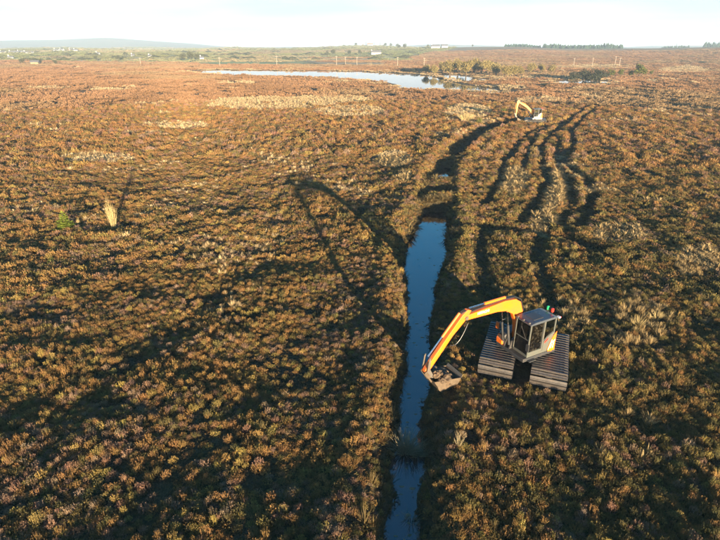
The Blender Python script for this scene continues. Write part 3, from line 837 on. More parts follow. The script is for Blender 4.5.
def build_excavator(root, tdir, hdir, cfg):
    """wide-track bog excavator. root space is world aligned. tdir: track direction, hdir: where the boom points"""
    T = Frame(tdir, cfg.get('tshift', (0, 0, 0))); Hh = Frame(hdir)
    paint = cfg['paint']
    # ---- crawler tracks
    Lh, rw, padw = 1.72, .33, cfg.get('padw', 1.56)
    pad_me = None
    for side, cy in ((-1, -cfg.get('gauge', 1.16)), (1, cfg.get('gauge', 1.16))):
        cz = .40
        tf = Frame(tdir, T(0, cy, 0))
        bm = prism_bm(tf, [(-1.6, .2), (1.6, .2), (1.72, .4), (1.55, .56), (-1.55, .56), (-1.72, .4)], -.2, .2)
        track = bm_obj('crawler_track', bm, M_DARKPAINT, root, bevel=.03)
        # chain loop path
        path = []; per = 4 * Lh + 2 * math.pi * rw; n = 42
        for i in range(n):
            s = per * i / n
            if s < 2 * Lh:
                q = s - Lh; sag = -.035 * (1 - (q / Lh) ** 2); path.append((q, cz + rw + sag, 0.))
            elif s < 2 * Lh + math.pi * rw:
                a = (s - 2 * Lh) / rw; path.append((Lh + math.sin(a) * rw, cz + math.cos(a) * rw, a))
            elif s < 4 * Lh + math.pi * rw:
                path.append((Lh - (s - 2 * Lh - math.pi * rw), cz - rw, math.pi))
            else:
                a = (s - 4 * Lh - math.pi * rw) / rw; path.append((-Lh - math.sin(a) * rw, cz - math.cos(a) * rw, math.pi + a))
        if pad_me is None:
            bm = bmesh.new()
            fr0 = Frame((1, 0))
            # board with a raised cleat at its leading edge
            box_bm(fr0, (-.088, .088), (-padw / 2, padw / 2), (-.03, .03), bm)
            box_bm(fr0, (-.075, -.035), (-padw / 2 + .02, padw / 2 - .02), (.03, .062), bm)
            pad_me = bpy.data.meshes.new('track_pad'); bm.to_mesh(pad_me); bm.free(); pad_me.materials.append(M_PAD)
        yaw = math.atan2(T.f.y, T.f.x)
        for (a, z, rot) in path:
            o = bpy.data.objects.new('track_pad', pad_me); COL.objects.link(o); o.parent = track
            out = .045
            p = T(a + math.sin(rot) * out, cy, z + math.cos(rot) * out)
            o.matrix_local = Matrix.Translation(p) @ Matrix.Rotation(yaw, 4, 'Z') @ Matrix.Rotation(rot + random.gauss(0, .012), 4, 'Y')
        for a, rr in ((-Lh, .30), (Lh, .30)):
            bm = tube_bm([tf(a, -.13, cz), tf(a, .13, cz)], rr, 18)
            bm_obj('sprocket' if a < 0 else 'idler', bm, M_STEEL, track)
        for a in (-1.1, -.55, 0, .55, 1.1):
            bm_obj('roller', tube_bm([tf(a, -.18, .20), tf(a, .18, .20)], .115, 12), M_STEEL, track)
    bm = prism_bm(Frame((T.r.x, T.r.y), cfg.get('tshift', (0, 0, 0))), [(-1.0, .38), (1.0, .38), (.7, .66), (-.7, .66)], -.55, .55)
    bm_obj('undercarriage', bm, M_DARKPAINT, root, bevel=.03)
    bm_obj('slew_ring', tube_bm([(0, 0, .62), (0, 0, .86)], .52, 28), M_STEEL, root)
    # ---- upper body
    deck = bm_obj('deck', box_bm(Hh, (-1.05, 1.0), (-.74, 1.06), (.84, 1.02)), cfg.get('skirt', M_DARKPAINT), root, bevel=.03)
    prof = []
    cw = []
    for i in range(13):
        a = math.pi / 2 + math.pi * i / 12
        cw.append((-.72 + math.cos(a) * .62, .16 + math.sin(a) * .92))
    bm = bmesh.new()
    lo = [bm.verts.new(Hh(p[0], p[1], .92)) for p in cw]; mi = [bm.verts.new(Hh(p[0] - .03, p[1], 1.3)) for p in cw]; hi = [bm.verts.new(Hh(p[0] + .02, p[1] * .98, cfg.get('cwz', 1.72))) for p in cw]
    for A_, B_ in ((lo, mi), (mi, hi)):
        for i in range(12): bm.faces.new((A_[i], A_[i + 1], B_[i + 1], B_[i]))
        bm.faces.new((A_[12], A_[0], B_[0], B_[12]))
    bm.faces.new(lo[::-1]); bm.faces.new(hi)
    bmesh.ops.recalc_face_normals(bm, faces=bm.faces[:])
    bm_obj('counterweight', bm, cfg.get('rear', paint), root, bevel=.04)
    hood = bm_obj('engine_cover', prism_bm(Hh, [(-1.08, 1.722), (-1.0, 1.86), (-.25, 1.9), (-.1, 1.80), (-.1, 1.02), (-.70, 1.02)], .22, 1.02), M_DARKPAINT, root, bevel=.04)
    bm_obj('exhaust', tube_bm([Hh(-.7, .75, 1.85), Hh(-.7, .75, 2.1), Hh(-.78, .75, 2.2)], .045, 10), M_STEEL, hood)
    bm = prism_bm(Hh, [(-.09, 1.02), (.92, 1.02), (.98, 1.2), (.9, 1.52), (.6, 1.68), (-.09, 1.74)], .64, 1.04)
    tank = bm_obj('side_tank', bm, M_DARKPAINT, root, bevel=.05)
    bm_obj('tank_nose', prism_bm(Hh, [(.93, 1.03), (1.04, 1.06), (1.06, 1.3), (.96, 1.5), (.93, 1.48)], .66, 1.02), paint, tank, bevel=.02)
    bm = tube_bm([Hh(.95, 1.0, 1.4), Hh(1.0, 1.0, 2.1), Hh(.8, 1.0, 2.2), Hh(.25, 1.0, 2.15), Hh(.2, 1.0, 1.7)], .02, 8)
    bm_obj('grab_rail', bm, M_DARKPAINT, tank)
    # mirror on the right nose
    bm_obj('mirror', prism_bm(Hh, [(1.06, 1.78), (1.12, 1.8), (1.12, 2.12), (1.06, 2.14)], .92, 1.1), paint if cfg.get('orange_mirror') else M_DARKPAINT, tank, bevel=.015)
    bm_obj('boom_bracket', prism_bm(Hh, [(.1, 1.0), (.95, 1.0), (.8, 1.5), (.55, 1.72), (.3, 1.7)], .24, .30), M_DARKPAINT, root)
    bm_obj('boom_bracket', prism_bm(Hh, [(.1, 1.0), (.95, 1.0), (.8, 1.5), (.55, 1.72), (.3, 1.7)], .56, .62), M_DARKPAINT, root)
    # ---- cab
    c0, c1, zb, zt = -.74, .19, 1.04, 2.72
    xr_, xf = -.80, .80
    cab = bm_obj('cab', box_bm(Hh, (xr_, xf), (c0, c1), (zb, zb + .12)), cfg['cab'], root, bevel=.02)
    def pil(a0, a1, b0, b1, z0=zb + .12, z1=zt):
        bm_obj('pillar', box_bm(Hh, (a0, a1), (b0, b1), (z0, z1)), cfg['cab'], cab, bevel=.012)
    tw = .06
    pil(xf - tw, xf, c0, c0 + tw); pil(xf - tw, xf, c1 - tw, c1)
    pil(xr_, xr_ + tw, c0, c0 + tw); pil(xr_, xr_ + tw, c1 - tw, c1)
    pil(-.14, -.05, c0 + .001, c0 + .06)
    # rear quarter panel, low and sloping up to the back, carries the model mark
    bm_obj('rear_panel', prism_bm(Hh, [(-.725, zb + .12), (-.14, zb + .12), (-.14, zb + .55), (-.40, zb + .80), (-.725, zb + .98)], c0 - .012, c0 + .04), cfg.get('skirt', cfg['cab']), cab, bevel=.006)
    bm_obj('corner_panel', prism_bm(Hh, [(-.92, zb - .02), (-.50, zb - .02), (-.44, zb + .12), (-.60, zb + .58), (-.74, zb + .82), (-.90, zb + .98)], c0 - .045, c0 - .014), cfg.get('rear', paint), cab, bevel=.008)
    bm_obj('lower_sill', box_bm(Hh, (-.05, xf - tw), (c0 + .004, c0 + .05), (zb + .12, zb + .26)), cfg.get('skirt', cfg['cab']), cab)
    bm_obj('back_wall', box_bm(Hh, (xr_ + .002, xr_ + .05), (c0 + tw, c1 - tw), (zb + .12, zb + .85)), cfg['cab'], cab)
    roof = bm_obj('roof', prism_bm(Hh, [(xr_ - .05, zt), (xf + .05, zt), (xf + .02, zt + .07), (.55, zt + .12), (-.6, zt + .12), (xr_ - .04, zt + .06)], c0 - .03, c1 + .03), M_ROOF, cab, bevel=.03)
    bm_obj('roof_hatch', box_bm(Hh, (-.1, .5), (c0 + .18, c1 - .18), (zt + .118, zt + .14)), M_DARKPAINT, roof, bevel=.01)
    for b in (c0 + .12, c1 - .12, (c0 + c1) / 2):
        bm_obj('work_lamp', tube_bm([Hh(xf - .02, b, zt + .10), Hh(xf + .07, b, zt + .09)], .04, 12), M_STEEL, roof)
    def pane(pts):
        P = [Hh(*p) for p in pts]; nv = (P[1] - P[0]).cross(P[2] - P[0]).normalized() * .005; k = len(P)
        mesh_obj('window_pane', [p - nv for p in P] + [p + nv for p in P],
                 [tuple(range(k))[::-1], tuple(range(k, 2 * k))] + [(i, (i + 1) % k, k + (i + 1) % k, k + i) for i in range(k)], M_GLASS, cab)
    pane([(-.05, c0 + .03, zb + .26), (xf - tw, c0 + .03, zb + .26), (xf - tw, c0 + .03, zt), (-.05, c0 + .03, zt)])
    pane([(-.725, c0 + .03, zb + .98), (-.40, c0 + .03, zb + .80), (-.14, c0 + .03, zb + .55), (-.14, c0 + .03, zt), (-.725, c0 + .03, zt)])
    pane([(xf - .03, c0 + tw, zb + .9), (xf - .03, c1 - tw, zb + .9), (xf - .03, c1 - tw, zt), (xf - .03, c0 + tw, zt)])
    pane([(xf - .03, c0 + tw, zb + .14), (xf - .03, c1 - tw, zb + .14), (xf - .03, c1 - tw, zb + .86), (xf - .03, c0 + tw, zb + .86)])
    pane([(-.725, c1 - .03, zb + .14), (xf - tw, c1 - .03, zb + .14), (xf - tw, c1 - .03, zt), (-.725, c1 - .03, zt)])
    pane([(xr_ + .03, c0 + tw, zb + .87), (xr_ + .03, c1 - tw, zb + .87), (xr_ + .03, c1 - tw, zt), (xr_ + .03, c0 + tw, zt)])
    bm_obj('crossbar', box_bm(Hh, (xf - .05, xf - .01), (c0 + tw, c1 - tw), (zb + .86, zb + .90)), cfg['cab'], cab)
    bm_obj('wiper', tube_bm([Hh(xf + .01, c0 + .2, zb + .92), Hh(xf + .015, c0 + .55, zt - .25)], .012, 6), M_RUBBER, cab)
    door = bm_obj('door_frame', box_bm(Hh, (-.055, -.015), (c0 - .008, c0 + .03), (zb + .27, zt - .03)), M_DARKPAINT, cab)
    bm_obj('door_handle', box_bm(Hh, (.0, .12), (c0 - .02, c0 + .0), (zb + .62, zb + .67)), M_RUBBER, door, bevel=.008)
    seat = bm_obj('seat', prism_bm(Hh, [(-.35, zb + .38), (.2, zb + .42), (.2, zb + .54), (-.28, zb + .52), (-.42, zb + 1.12), (-.54, zb + 1.1), (-.5, zb + .4)], -.50, -.04), M_SEAT, cab, bevel=.03)
    bm_obj('headrest', box_bm(Hh, (-.53, -.43), (-.38, -.16), (zb + 1.14, zb + 1.34)), M_SEAT, seat, bevel=.03)
    bm_obj('seat_base', box_bm(Hh, (-.4, .1), (-.42, -.12), (zb + .12, zb + .40)), M_DARKPAINT, seat)
    for b in (-.60, .03):
        con = bm_obj('console', box_bm(Hh, (-.25, .3), (b - .06, b + .06), (zb + .12, zb + .66)), M_DARKPAINT, cab, bevel=.02)
        bm_obj('control_lever', tube_bm([Hh(.24, b, zb + .64), Hh(.28, b, zb + .86)], [.018, .026], 8), M_RUBBER, con)
    # beacons, rear lamp bar
    for b, mt in ((-.10, M_GREEN), (-.36, M_RED)):
        st = bm_obj('beacon', tube_bm([Hh(-.86, b, zt + .14), Hh(-.86, b, zt + .20), Hh(-.86, b, zt + .29), Hh(-.86, b, zt + .32)], [.07, .075, .07, .03], 14), mt, roof)
        bm_obj('beacon_stalk', tube_bm([Hh(-.86, b, zt - .1), Hh(-.86, b, zt + .14)], .018, 8), M_DARKPAINT, st)
    bm_obj('lamp_bar', box_bm(Hh, (-.98, -.86), (c0 - .05, c0 + .10), (zt - .02, zt + .05)), M_WHITE, roof, bevel=.01)
    bm_obj('tail_lamp', box_bm(Hh, (-1.02, -.982), (c0 - .04, c0 + .09), (zt - .01, zt + .04)), M_RED, roof)
    mb = bm_obj('cab_mirror', box_bm(Hh, (.98, 1.03), (c0 - .22, c0 - .04), (zb + .5, zb + .85)), M_DARKPAINT, cab, bevel=.015)
    bm_obj('mirror_arm', tube_bm([Hh(.79, c0 + .02, zb + .55), Hh(1.0, c0 - .1, zb + .6)], .015, 6), M_DARKPAINT, mb)
    bm_obj('cab_step', box_bm(Hh, (.35, .75), (c0 - .16, c0), (zb - .18, zb - .13)), M_DARKPAINT, cab)
    # ---- boom, stick, bucket in the boom plane
    by0, by1 = .31, .55; bc = .43
    g = cfg['geo']
    boom = bm_obj('boom', prism_bm(Hh, g['boom'], by0, by1), paint, root, bevel=.03)
    for w_, pts in enumerate(g['boom_hoses']):
        for off in (-.07, 0., .07):
            bm_obj('hose', tube_bm([Hh(p[0], bc + off, p[1]) for p in pts], .022, 6), M_RUBBER, boom)
    def cylinder(parent, p, q, b, rad, frac=.58, mat=None):
        P0, Q0 = Hh(p[0], b, p[1]), Hh(q[0], b, q[1]); mid = P0.lerp(Q0, frac)
        cyl = bm_obj('cylinder', tube_bm([P0, mid], rad, 14), mat or paint, parent)
        bm_obj('piston_rod', tube_bm([P0.lerp(Q0, frac - .03), Q0], rad * .55, 12), M_CHROME, cyl)
        return cyl
    for b in (by0 - .07, by1 + .07): cylinder(boom, *g['lift'], b, .06, mat=M_DARKPAINT)
    cylinder(boom, *g['stickcyl'], bc, .07)
    stick = bm_obj('stick', prism_bm(Hh, g['stick'], bc - .10, bc + .10), paint, root, bevel=.025)
    cylinder(stick, *g['buckcyl'], bc, .06, .55)
    for b in (by0 - .004, by1 + .004):
        s_ = -1 if b < bc else 1
        bm_obj('pivot_pin', tube_bm([Hh(g['K'][0], b - .02 * s_, g['K'][1]), Hh(g['K'][0], b + .045 * s_, g['K'][1])], .085, 14), M_STEEL, stick)
    if 'loop' in g:
        p, q, sg = g['loop']
        bm_obj('hose', tube_bm(arc(Hh(p[0], bc - .17, p[1]), Hh(q[0], bc - .15, q[1]), sg, 12), .016, 6), M_RUBBER, stick)
    # bucket with linkage
    bp = g['bucket']; bw = cfg.get('bw', .52)
    shell = bp['shell']
    bm = bmesh.new(); th = .03
    rows = []
    for p in shell: rows.append((bm.verts.new(Hh(p[0], bc - bw, p[1])), bm.verts.new(Hh(p[0], bc + bw, p[1]))))
    cen = (sum(p[0] for p in shell) / len(shell), sum(p[1] for p in shell) / len(shell))
    inn = []
    for p in shell:
        q = (p[0] + (cen[0] - p[0]) * .06, p[1] + (cen[1] - p[1]) * .06)
        inn.append((bm.verts.new(Hh(q[0], bc - bw, q[1])), bm.verts.new(Hh(q[0], bc + bw, q[1]))))
    for i in range(len(shell) - 1):
        bm.faces.new((rows[i][0], rows[i + 1][0], rows[i + 1][1], rows[i][1]))
        bm.faces.new((inn[i][0], inn[i][1], inn[i + 1][1], inn[i + 1][0]))
        for k in (0, 1): bm.faces.new((rows[i][k], inn[i][k], inn[i + 1][k], rows[i + 1][k]))
    for i in (0, len(shell) - 1): bm.faces.new((rows[i][0], rows[i][1], inn[i][1], inn[i][0]))
    bmesh.ops.recalc_face_normals(bm, faces=bm.faces[:])
    bucket = bm_obj('bucket', bm, M_BUCKET, root)
    for b in (bc - bw - .02, bc + bw):
        bm_obj('side_plate', prism_bm(Hh, shell, b, b + .02), M_BUCKET, bucket)
    le = shell[-1]; l2 = shell[-2]
    d = Vector((le[0] - l2[0], le[1] - l2[1])).normalized()
    e1 = (le[0] + d.x * .14, le[1] + d.y * .14); nn = (-d.y * .03, d.x * .03)
    bm_obj('cutting_edge', prism_bm(Hh, [(le[0], le[1]), e1, (e1[0] + nn[0] * .3, e1[1] + nn[1] * .3), (le[0] + nn[0], le[1] + nn[1])], bc - bw - .015, bc + bw + .015), M_STEEL, bucket)
    for b in (bc - .17, bc + .12):
        bm_obj('bucket_ear', prism_bm(Hh, bp['ear'], b, b + .05), M_BUCKET, bucket)
    for b in (bc - .20, bc + .17):
        bm_obj('link_arm', prism_bm(Hh, bp['link'], b, b + .03), M_STEEL, bucket)
    # spoil in the bucket
    for (a, b, z, s) in bp.get('soil', ()):
        bm = bmesh.new(); bmesh.ops.create_icosphere(bm, subdivisions=3, radius=s)
        sd = random.random() * 99
        for v in bm.verts:
            nrm = v.co.normalized()
            k = math.sin(nrm.x * 5 + sd) * math.sin(nrm.y * 6 + sd * 2) * math.sin(nrm.z * 5 + sd) * .30 + random.uniform(-.09, .09)
            v.co = nrm * s * (1 + k); v.co.z *= .75; v.co += Hh(a, b, z)
        bm_obj('soil_clod', bm, M_PEAT, bucket)
    return Hh

def text_on(parent, body, mat, size, mtx, name='lettering', bold=.0):
    cu = bpy.data.curves.new(name, 'FONT'); cu.body = body; cu.size = size; cu.extrude = .003; cu.offset = bold
    cu.align_x = 'CENTER'; cu.align_y = 'CENTER'; cu.resolution_u = 3
    tmp = bpy.data.objects.new(name, cu); COL.objects.link(tmp)
    dg = bpy.context.evaluated_depsgraph_get()
    me = bpy.data.meshes.new_from_object(tmp.evaluated_get(dg))
    bpy.data.objects.remove(tmp); me.materials.clear(); me.materials.append(mat)
    me.transform(mtx)
    return link(bpy.data.objects.new(name, me), parent)

# ------------------------------------------------------------------ near excavator
GEO1 = dict(
    boom=[(.28, 1.44), (.54, 1.40), (.66, 2.30), (.92, 2.86), (1.35, 3.12), (1.9, 3.22), (3.62, 3.26), (3.78, 3.31), (3.80, 3.44), (3.68, 3.50), (2.4, 3.60), (1.5, 3.68), (.86, 3.62), (.52, 3.40), (.32, 2.9), (.24, 1.7)],
    boom_hoses=[[(.2, 2.1), (.26, 2.95), (.5, 3.52), (.9, 3.72), (1.6, 3.76), (2.4, 3.71), (3.45, 3.61), (3.7, 3.72), (3.95, 3.62)]],
    lift=((1.0, 1.3), (1.38, 3.14)), stickcyl=((1.45, 3.80), (3.50, 3.76)),
    K=(3.68, 3.38),
    stick=[(3.42, 3.68), (3.62, 3.76), (3.88, 3.58), (4.56, 2.76), (5.68, 1.36), (5.73, 1.22), (5.62, 1.11), (5.52, 1.14), (4.32, 2.66), (3.76, 3.20), (3.60, 3.36)],
    buckcyl=((4.0, 3.66), (5.52, 1.92)), loop=((3.62, 3.12), (4.5, 2.28), .38),
    bucket=dict(shell=[(5.50, .92), (5.30, .60), (5.22, .40), (5.06, .20), (4.84, .07), (4.58, .06), (4.36, .16), (4.20, .34), (4.02, .66)],
                ear=[(5.38, .62), (5.48, .78), (5.76, 1.18), (5.70, 1.28), (5.56, 1.26), (5.16, .82)],
                link=[(5.50, 1.98), (5.58, 1.90), (5.66, 1.30), (5.36, .84), (5.26, .90), (5.50, 1.36)],
                soil=[(4.75, .2, .66, .34), (4.55, .62, .62, .32), (5.0, .55, .74, .36), (4.9, .85, .62, .28), (4.4, .3, .58, .2), (5.15, .25, .98, .2), (4.7, .05, .5, .22), (5.05, .0, .8, .17)]))
EX1 = empty('tracked_excavator', (8.0, 20.3, -.05))
tag(EX1, 'large orange tracked digger with wide boarded tracks standing beside the ditch in the foreground', 'excavator', 'excavators on the bog')
H1 = build_excavator(EX1, (.37, .929), (-.883, -.469), dict(paint=M_ORANGE, cab=M_GREYPAINT, geo=GEO1, tshift=(.08, .36, 0), orange_mirror=True))
boom1 = [c for c in EX1.children if c.name.startswith('boom') and 'bracket' not in c.name][0]
# white name along the side of the boom that faces the camera (machine's left side)
ax = -H1.f.copy()
ax = (ax + Vector((0, 0, .02))).normalized(); nrm = -H1.r; up = nrm.cross(ax)
mt = Matrix((ax, up, nrm)).transposed().to_4x4()
text_on(boom1, 'HITACHI', M_WHITE, .17, Matrix.Translation(H1(2.75, .31 - .004, 3.44)) @ mt, bold=.006)
cab1 = [c for c in EX1.children if c.name.startswith('cab')][0]
mt0 = Matrix((-H1.f, Vector((0, 0, 1)), -H1.r)).transposed().to_4x4()
def mark(pts):
    bm = bmesh.new(); prism_bm(H1, pts, -.74 - .052, -.74 - .046, bm); bm_obj('panel_mark', bm, M_WHITE, cab1)
mark([(-.47, 1.14), (-.50, 1.10), (-.67, 1.62), (-.64, 1.66)])
mark([(-.60, 1.18), (-.64, 1.18), (-.70, 1.40), (-.66, 1.42)])
mark([(-.66, 1.44), (-.66, 1.50), (-.86, 1.62), (-.86, 1.55)])
mark([(-.74, 1.16), (-.79, 1.16), (-.82, 1.50), (-.77, 1.48)])
bm = bmesh.new(); prism_bm(H1, [(-.20, 1.64), (-.22, 1.54), (-.42, 1.70), (-.40, 1.80)], -.74 - .016, -.74 - .0125, bm); bm_obj('panel_mark', bm, M_RED, cab1)

# operator seated in the near cab
def build_person(loc, Hf):
    root = empty('person', loc)
    J = dict(pel=(-.18, -.27, 1.62, .15), ches=(-.26, -.27, 1.98, .17), neck=(-.24, -.27, 2.18, .06), head=(-.20, -.27, 2.30, .085), top=(-.2, -.27, 2.42, .075))
    for s, n in ((-1, 'l'), (1, 'r')):
        J['sh' + n] = (-.25, -.27 + s * .19, 2.10, .07); J['el' + n] = (-.08, -.27 + s * .27, 1.86, .05); J['wr' + n] = (.17, -.27 + s * .28, 1.88, .035); J['ha' + n] = (.25, -.27 + s * .29, 1.89, .04)
        J['hi' + n] = (-.14, -.27 + s * .09, 1.62, .10); J['kn' + n] = (.28, -.27 + s * .13, 1.66, .075); J['an' + n] = (.38, -.27 + s * .13, 1.26, .05); J['to' + n] = (.55, -.27 + s * .14, 1.22, .045)
    E_ = [('pel', 'ches'), ('ches', 'neck'), ('neck', 'head'), ('head', 'top')]
    for n in 'lr': E_ += [('ches', 'sh' + n), ('sh' + n, 'el' + n), ('el' + n, 'wr' + n), ('wr' + n, 'ha' + n), ('pel', 'hi' + n), ('hi' + n, 'kn' + n), ('kn' + n, 'an' + n), ('an' + n, 'to' + n)]
    names = list(J)
    me = bpy.data.meshes.new('body'); me.from_pydata([Hf(*J[n][:3]) for n in names], [(names.index(a), names.index(b)) for a, b in E_], [])
    ob = bpy.data.objects.new('body', me); COL.objects.link(ob)
    sk = ob.modifiers.new('skin', 'SKIN')
    for i, n in enumerate(names): me.skin_vertices[0].data[i].radius = (J[n][3], J[n][3]); me.skin_vertices[0].data[i].use_root = (n == 'pel')
    sb = ob.modifiers.new('sub', 'SUBSURF'); sb.levels = sb.render_levels = 2
    dg = bpy.context.evaluated_depsgraph_get()
    bme = bpy.data.meshes.new_from_object(ob.evaluated_get(dg)); bpy.data.objects.remove(ob)
    bme.materials.clear(); bme.materials.append(M_CLOTH); bme.materials.append(M_SKIN)
    hz = Hf(0, 0, 2.2).z
    hands = [Hf(*J['hal'][:3]), Hf(*J['har'][:3])]
    for p in bme.polygons:
        if p.center.z > hz or min((p.center - h).length for h in hands) < .07: p.material_index = 1
        p.use_smooth = True
    body = link(bpy.data.objects.new('body', bme), root)
    bm = bmesh.new(); bmesh.ops.create_uvsphere(bm, u_segments=14, v_segments=8, radius=.118)
    for v in bm.verts:
        v.co.z = max(v.co.z, -.02); v.co += Hf(-.215, -.27, 2.385)
    bm_obj('knit_cap', bm, M_HAIR, root, smooth=True)
    bm = bmesh.new()
    prism_bm(Hf, [(-.095, 2.34), (-.055, 2.30), (-.095, 2.285)], -.285, -.255, bm)
    bm_obj('nose', bm, M_SKIN, root)
    return root
PERSON = build_person((8.0, 20.3, -.05), H1)
tag(PERSON, 'person in dark work clothes seated inside the near digger cab', 'person')

# ------------------------------------------------------------------ far excavator
GEO2 = dict(
    boom=[(.30, 1.42), (.62, 1.36), (1.2, 2.2), (2.0, 2.9), (3.9, 3.95), (4.0, 4.15), (3.85, 4.25), (1.9, 3.36), (.9, 2.5), (.28, 1.6)],
    boom_hoses=[[(.45, 2.1), (1.9, 3.44), (3.7, 4.28), (4.0, 4.35)]],
    lift=((.86, 1.25), (2.0, 2.85)), stickcyl=((2.2, 3.6), (3.9, 4.4)), K=(3.95, 4.1),
    stick=[(3.78, 4.5), (4.05, 4.55), (4.32, 4.2), (4.3, 1.6), (4.2, 1.4), (4.08, 1.5), (3.96, 3.4), (3.72, 4.1)],
    buckcyl=((4.42, 3.8), (4.5, 1.95)),
    bucket=dict(shell=[(4.1, 1.15), (4.05, .85), (3.98, .55), (3.8, .35), (3.55, .28), (3.3, .35), (3.12, .62)],
                ear=[(4.0, .9), (4.15, 1.1), (4.32, 1.45), (4.2, 1.56), (4.08, 1.5), (3.84, 1.02)],
                link=[(4.44, 2.0), (4.54, 1.95), (4.4, 1.4), (4.1, 1.02), (4.0, 1.1), (4.24, 1.5)], soil=[(3.6, .43, .6, .3)]))
x2, y2 = EX2
EXB = empty('tracked_excavator', (x2, y2, gz(x2, y2) - .05))
tag(EXB, 'small distant yellow-orange digger with white side panel working at the far end of the ditch', 'excavator', 'excavators on the bog')
build_excavator(EXB, (-.96, .28), (-.985, -.17), dict(paint=M_AMBER, cab=M_DARKPAINT, skirt=M_WHITE, geo=GEO2))

# ------------------------------------------------------------------ single plants on the bog
def stem_bundle(r, n, h, spread, rad, side=2):
    bm = bmesh.new()
    for i in range(n):
        a = r.uniform(0, 6.283); q = math.sqrt(r.uniform(0, 1))
        b = Vector((math.cos(a) * q * spread * .25, math.sin(a) * q * spread * .25, -.05))
        hh = h * r.uniform(.55, 1.) * (1 - .35 * q)
        t = Vector((math.cos(a) * q * spread, math.sin(a) * q * spread, hh))
        pts = [b, b.lerp(t, .35) + Vector((0, 0, hh * .06)), b.lerp(t, .7) + Vector((r.normal(0, .03), r.normal(0, .03), hh * .04)), t]
        tube_bm(pts, [rad, rad * .8, rad * .5, rad * .2], 4, bm, False)
        for j in range(side):
            p = pts[1].lerp(pts[3], r.uniform(.1, .85)); d = Vector((r.normal(0, 1), r.normal(0, 1), 2.2)).normalized() * hh * r.uniform(.08, .18)
            tube_bm([p, p + d * .5, p + d + Vector((0, 0, .03))], [rad * .5, rad * .35, rad * .12], 3, bm, False)
    return bm
r2 = np.random.default_rng(5)
x, y = at(114, 229); root = empty('bare_sapling', (x, y, gz(x, y)))
bm_obj('stem', stem_bundle(r2, 42, 3.3, .55, .0095, 6), M_STRAW, root)
bm = bmesh.new()
for i in range(45):
    a = r2.uniform(0, 6.283); z0 = r2.uniform(.1, 2.0); q = r2.uniform(.1, .42)
    p = Vector((math.cos(a) * q, math.sin(a) * q, z0)); d = Vector((r2.normal(0, .5), r2.normal(0, .5), 1.)) * .28; w_ = Vector((r2.normal(0, 1), r2.normal(0, 1), 0)).normalized() * .012
    bm.faces.new([bm.verts.new(p - w_), bm.verts.new(p + w_), bm.verts.new(p + d * .7)])
bm_obj('dry_leaves', bm, M_STRAW, root)
tag(root, 'tall pale straw-coloured leafless sapling alone on the left of the bog', 'sapling')

def conifer(name, h, rad, mats, tiers=7, per=11, r=r2):
    root = empty(name, (0, 0, 0))
    bm_obj('trunk', tube_bm([(0, 0, -.1), (0, 0, h * .6), (0, 0, h * .98)], [h * .022, h * .014, h * .004], 6), M_BARK, root)
    bm = bmesh.new()
    for k in range(tiers):
        f = k / tiers; z0 = h * (.10 + .86 * f); rr = rad * (1 - f) ** .85 + .03 * h
        for j in range(per):
            a = 6.283 * (j + .5 * (k % 2)) / per + r.uniform(-.2, .2); L = rr * r.uniform(.45, 1.3)
            d = Vector((math.cos(a), math.sin(a), 0)); n_ = Vector((-d.y, d.x, 0)); up = h * r.uniform(.0, .06)
            p = [Vector((0, 0, z0)), d * L * .5 + n_ * L * .22 + Vector((0, 0, z0 - up * .4)), d * L + Vector((0, 0, z0 + up * .6 - h * .03)), d * L * .5 - n_ * L * .22 + Vector((0, 0, z0 - up * .4))]
            v = [bm.verts.new(q) for q in p]; bm.faces.new(v)
            for s in (-1, 1):
                c = d * L * .55 + Vector((0, 0, z0)); e_ = d * L * .8 + n_ * s * L * .35 + Vector((0, 0, z0 + up - h * .02))
                bm.faces.new([bm.verts.new(c), bm.verts.new(c + d * L * .15 + Vector((0, 0, -.03 * h))), bm.verts.new(e_)])
    tip = [bm.verts.new((0, 0, h))] + [bm.verts.new((math.cos(a) * .03 * h, math.sin(a) * .03 * h, h * .88)) for a in (0, 2.1, 4.2)]
    for i in (1, 2, 3): bm.faces.new((tip[0], tip[i], tip[i % 3 + 1]))
    bm_obj('crown', bm, mats, root)
    return root
x, y = at(66, 230); q = conifer('conifer_sapling', 1.7, .8, M_SAPLING, 9, 13); q.location = (x, y, gz(x, y))
tag(q, 'small bright green conifer sapling to the left of the tall pale sapling', 'sapling')

def tuft_thing(name, px, py, h, spread, n, mat, label, cat, zoff=0., rad=.009):
    x, y = at(px, py); root = tag(empty(name, (x, y, max(gz(x, y), WATER_Z - .05) + zoff)), label, cat)
    bm_obj('blades', stem_bundle(r2, n, h, spread, rad, 0), mat, root); return root
tuft_thing('grass_tuft', 79, 225, .75, .16, 26, M_STRAW, 'small pale grass tuft between the green conifer sapling and the tall pale sapling', 'grass tuft')
tuft_thing('grass_tuft', 458, 452, .95, .28, 24, M_STRAWDARK, 'upright dry grass stalks on the right bank below the digger bucket', 'grass tuft')
tuft_thing('grass_tuft', 406, 437, .95, 1.0, 220, M_STRAWDARK, 'drooping dead grass tussock growing across the narrowest point of the ditch', 'grass tuft', .1)
tuft_thing('grass_tuft', 418, 441, .7, .7, 110, M_STRAWDARK, 'smaller drooping tussock on the right edge of the ditch narrowing', 'grass tuft', .1)
tuft_thing('grass_tuft', 412, 505, .55, .45, 40, M_STRAWDARK, 'thin grass hanging over the ditch from its right bank near the bottom edge', 'grass tuft')
tuft_thing('grass_tuft', 638, 326, .85, .5, 60, M_STRAW, 'pale upright grass clump right of the digger', 'grass tuft')
tuft_thing('grass_tuft', 656, 318, .7, .5, 50, M_STRAW, 'second pale grass clump, further right of the digger', 'grass tuft')
tuft_thing('grass_tuft', 466, 122, 2.4, 2.2, 240, M_STRAW, 'tall pale reed bed clump beside the ditch near the distant digger', 'reeds', rad=.02)

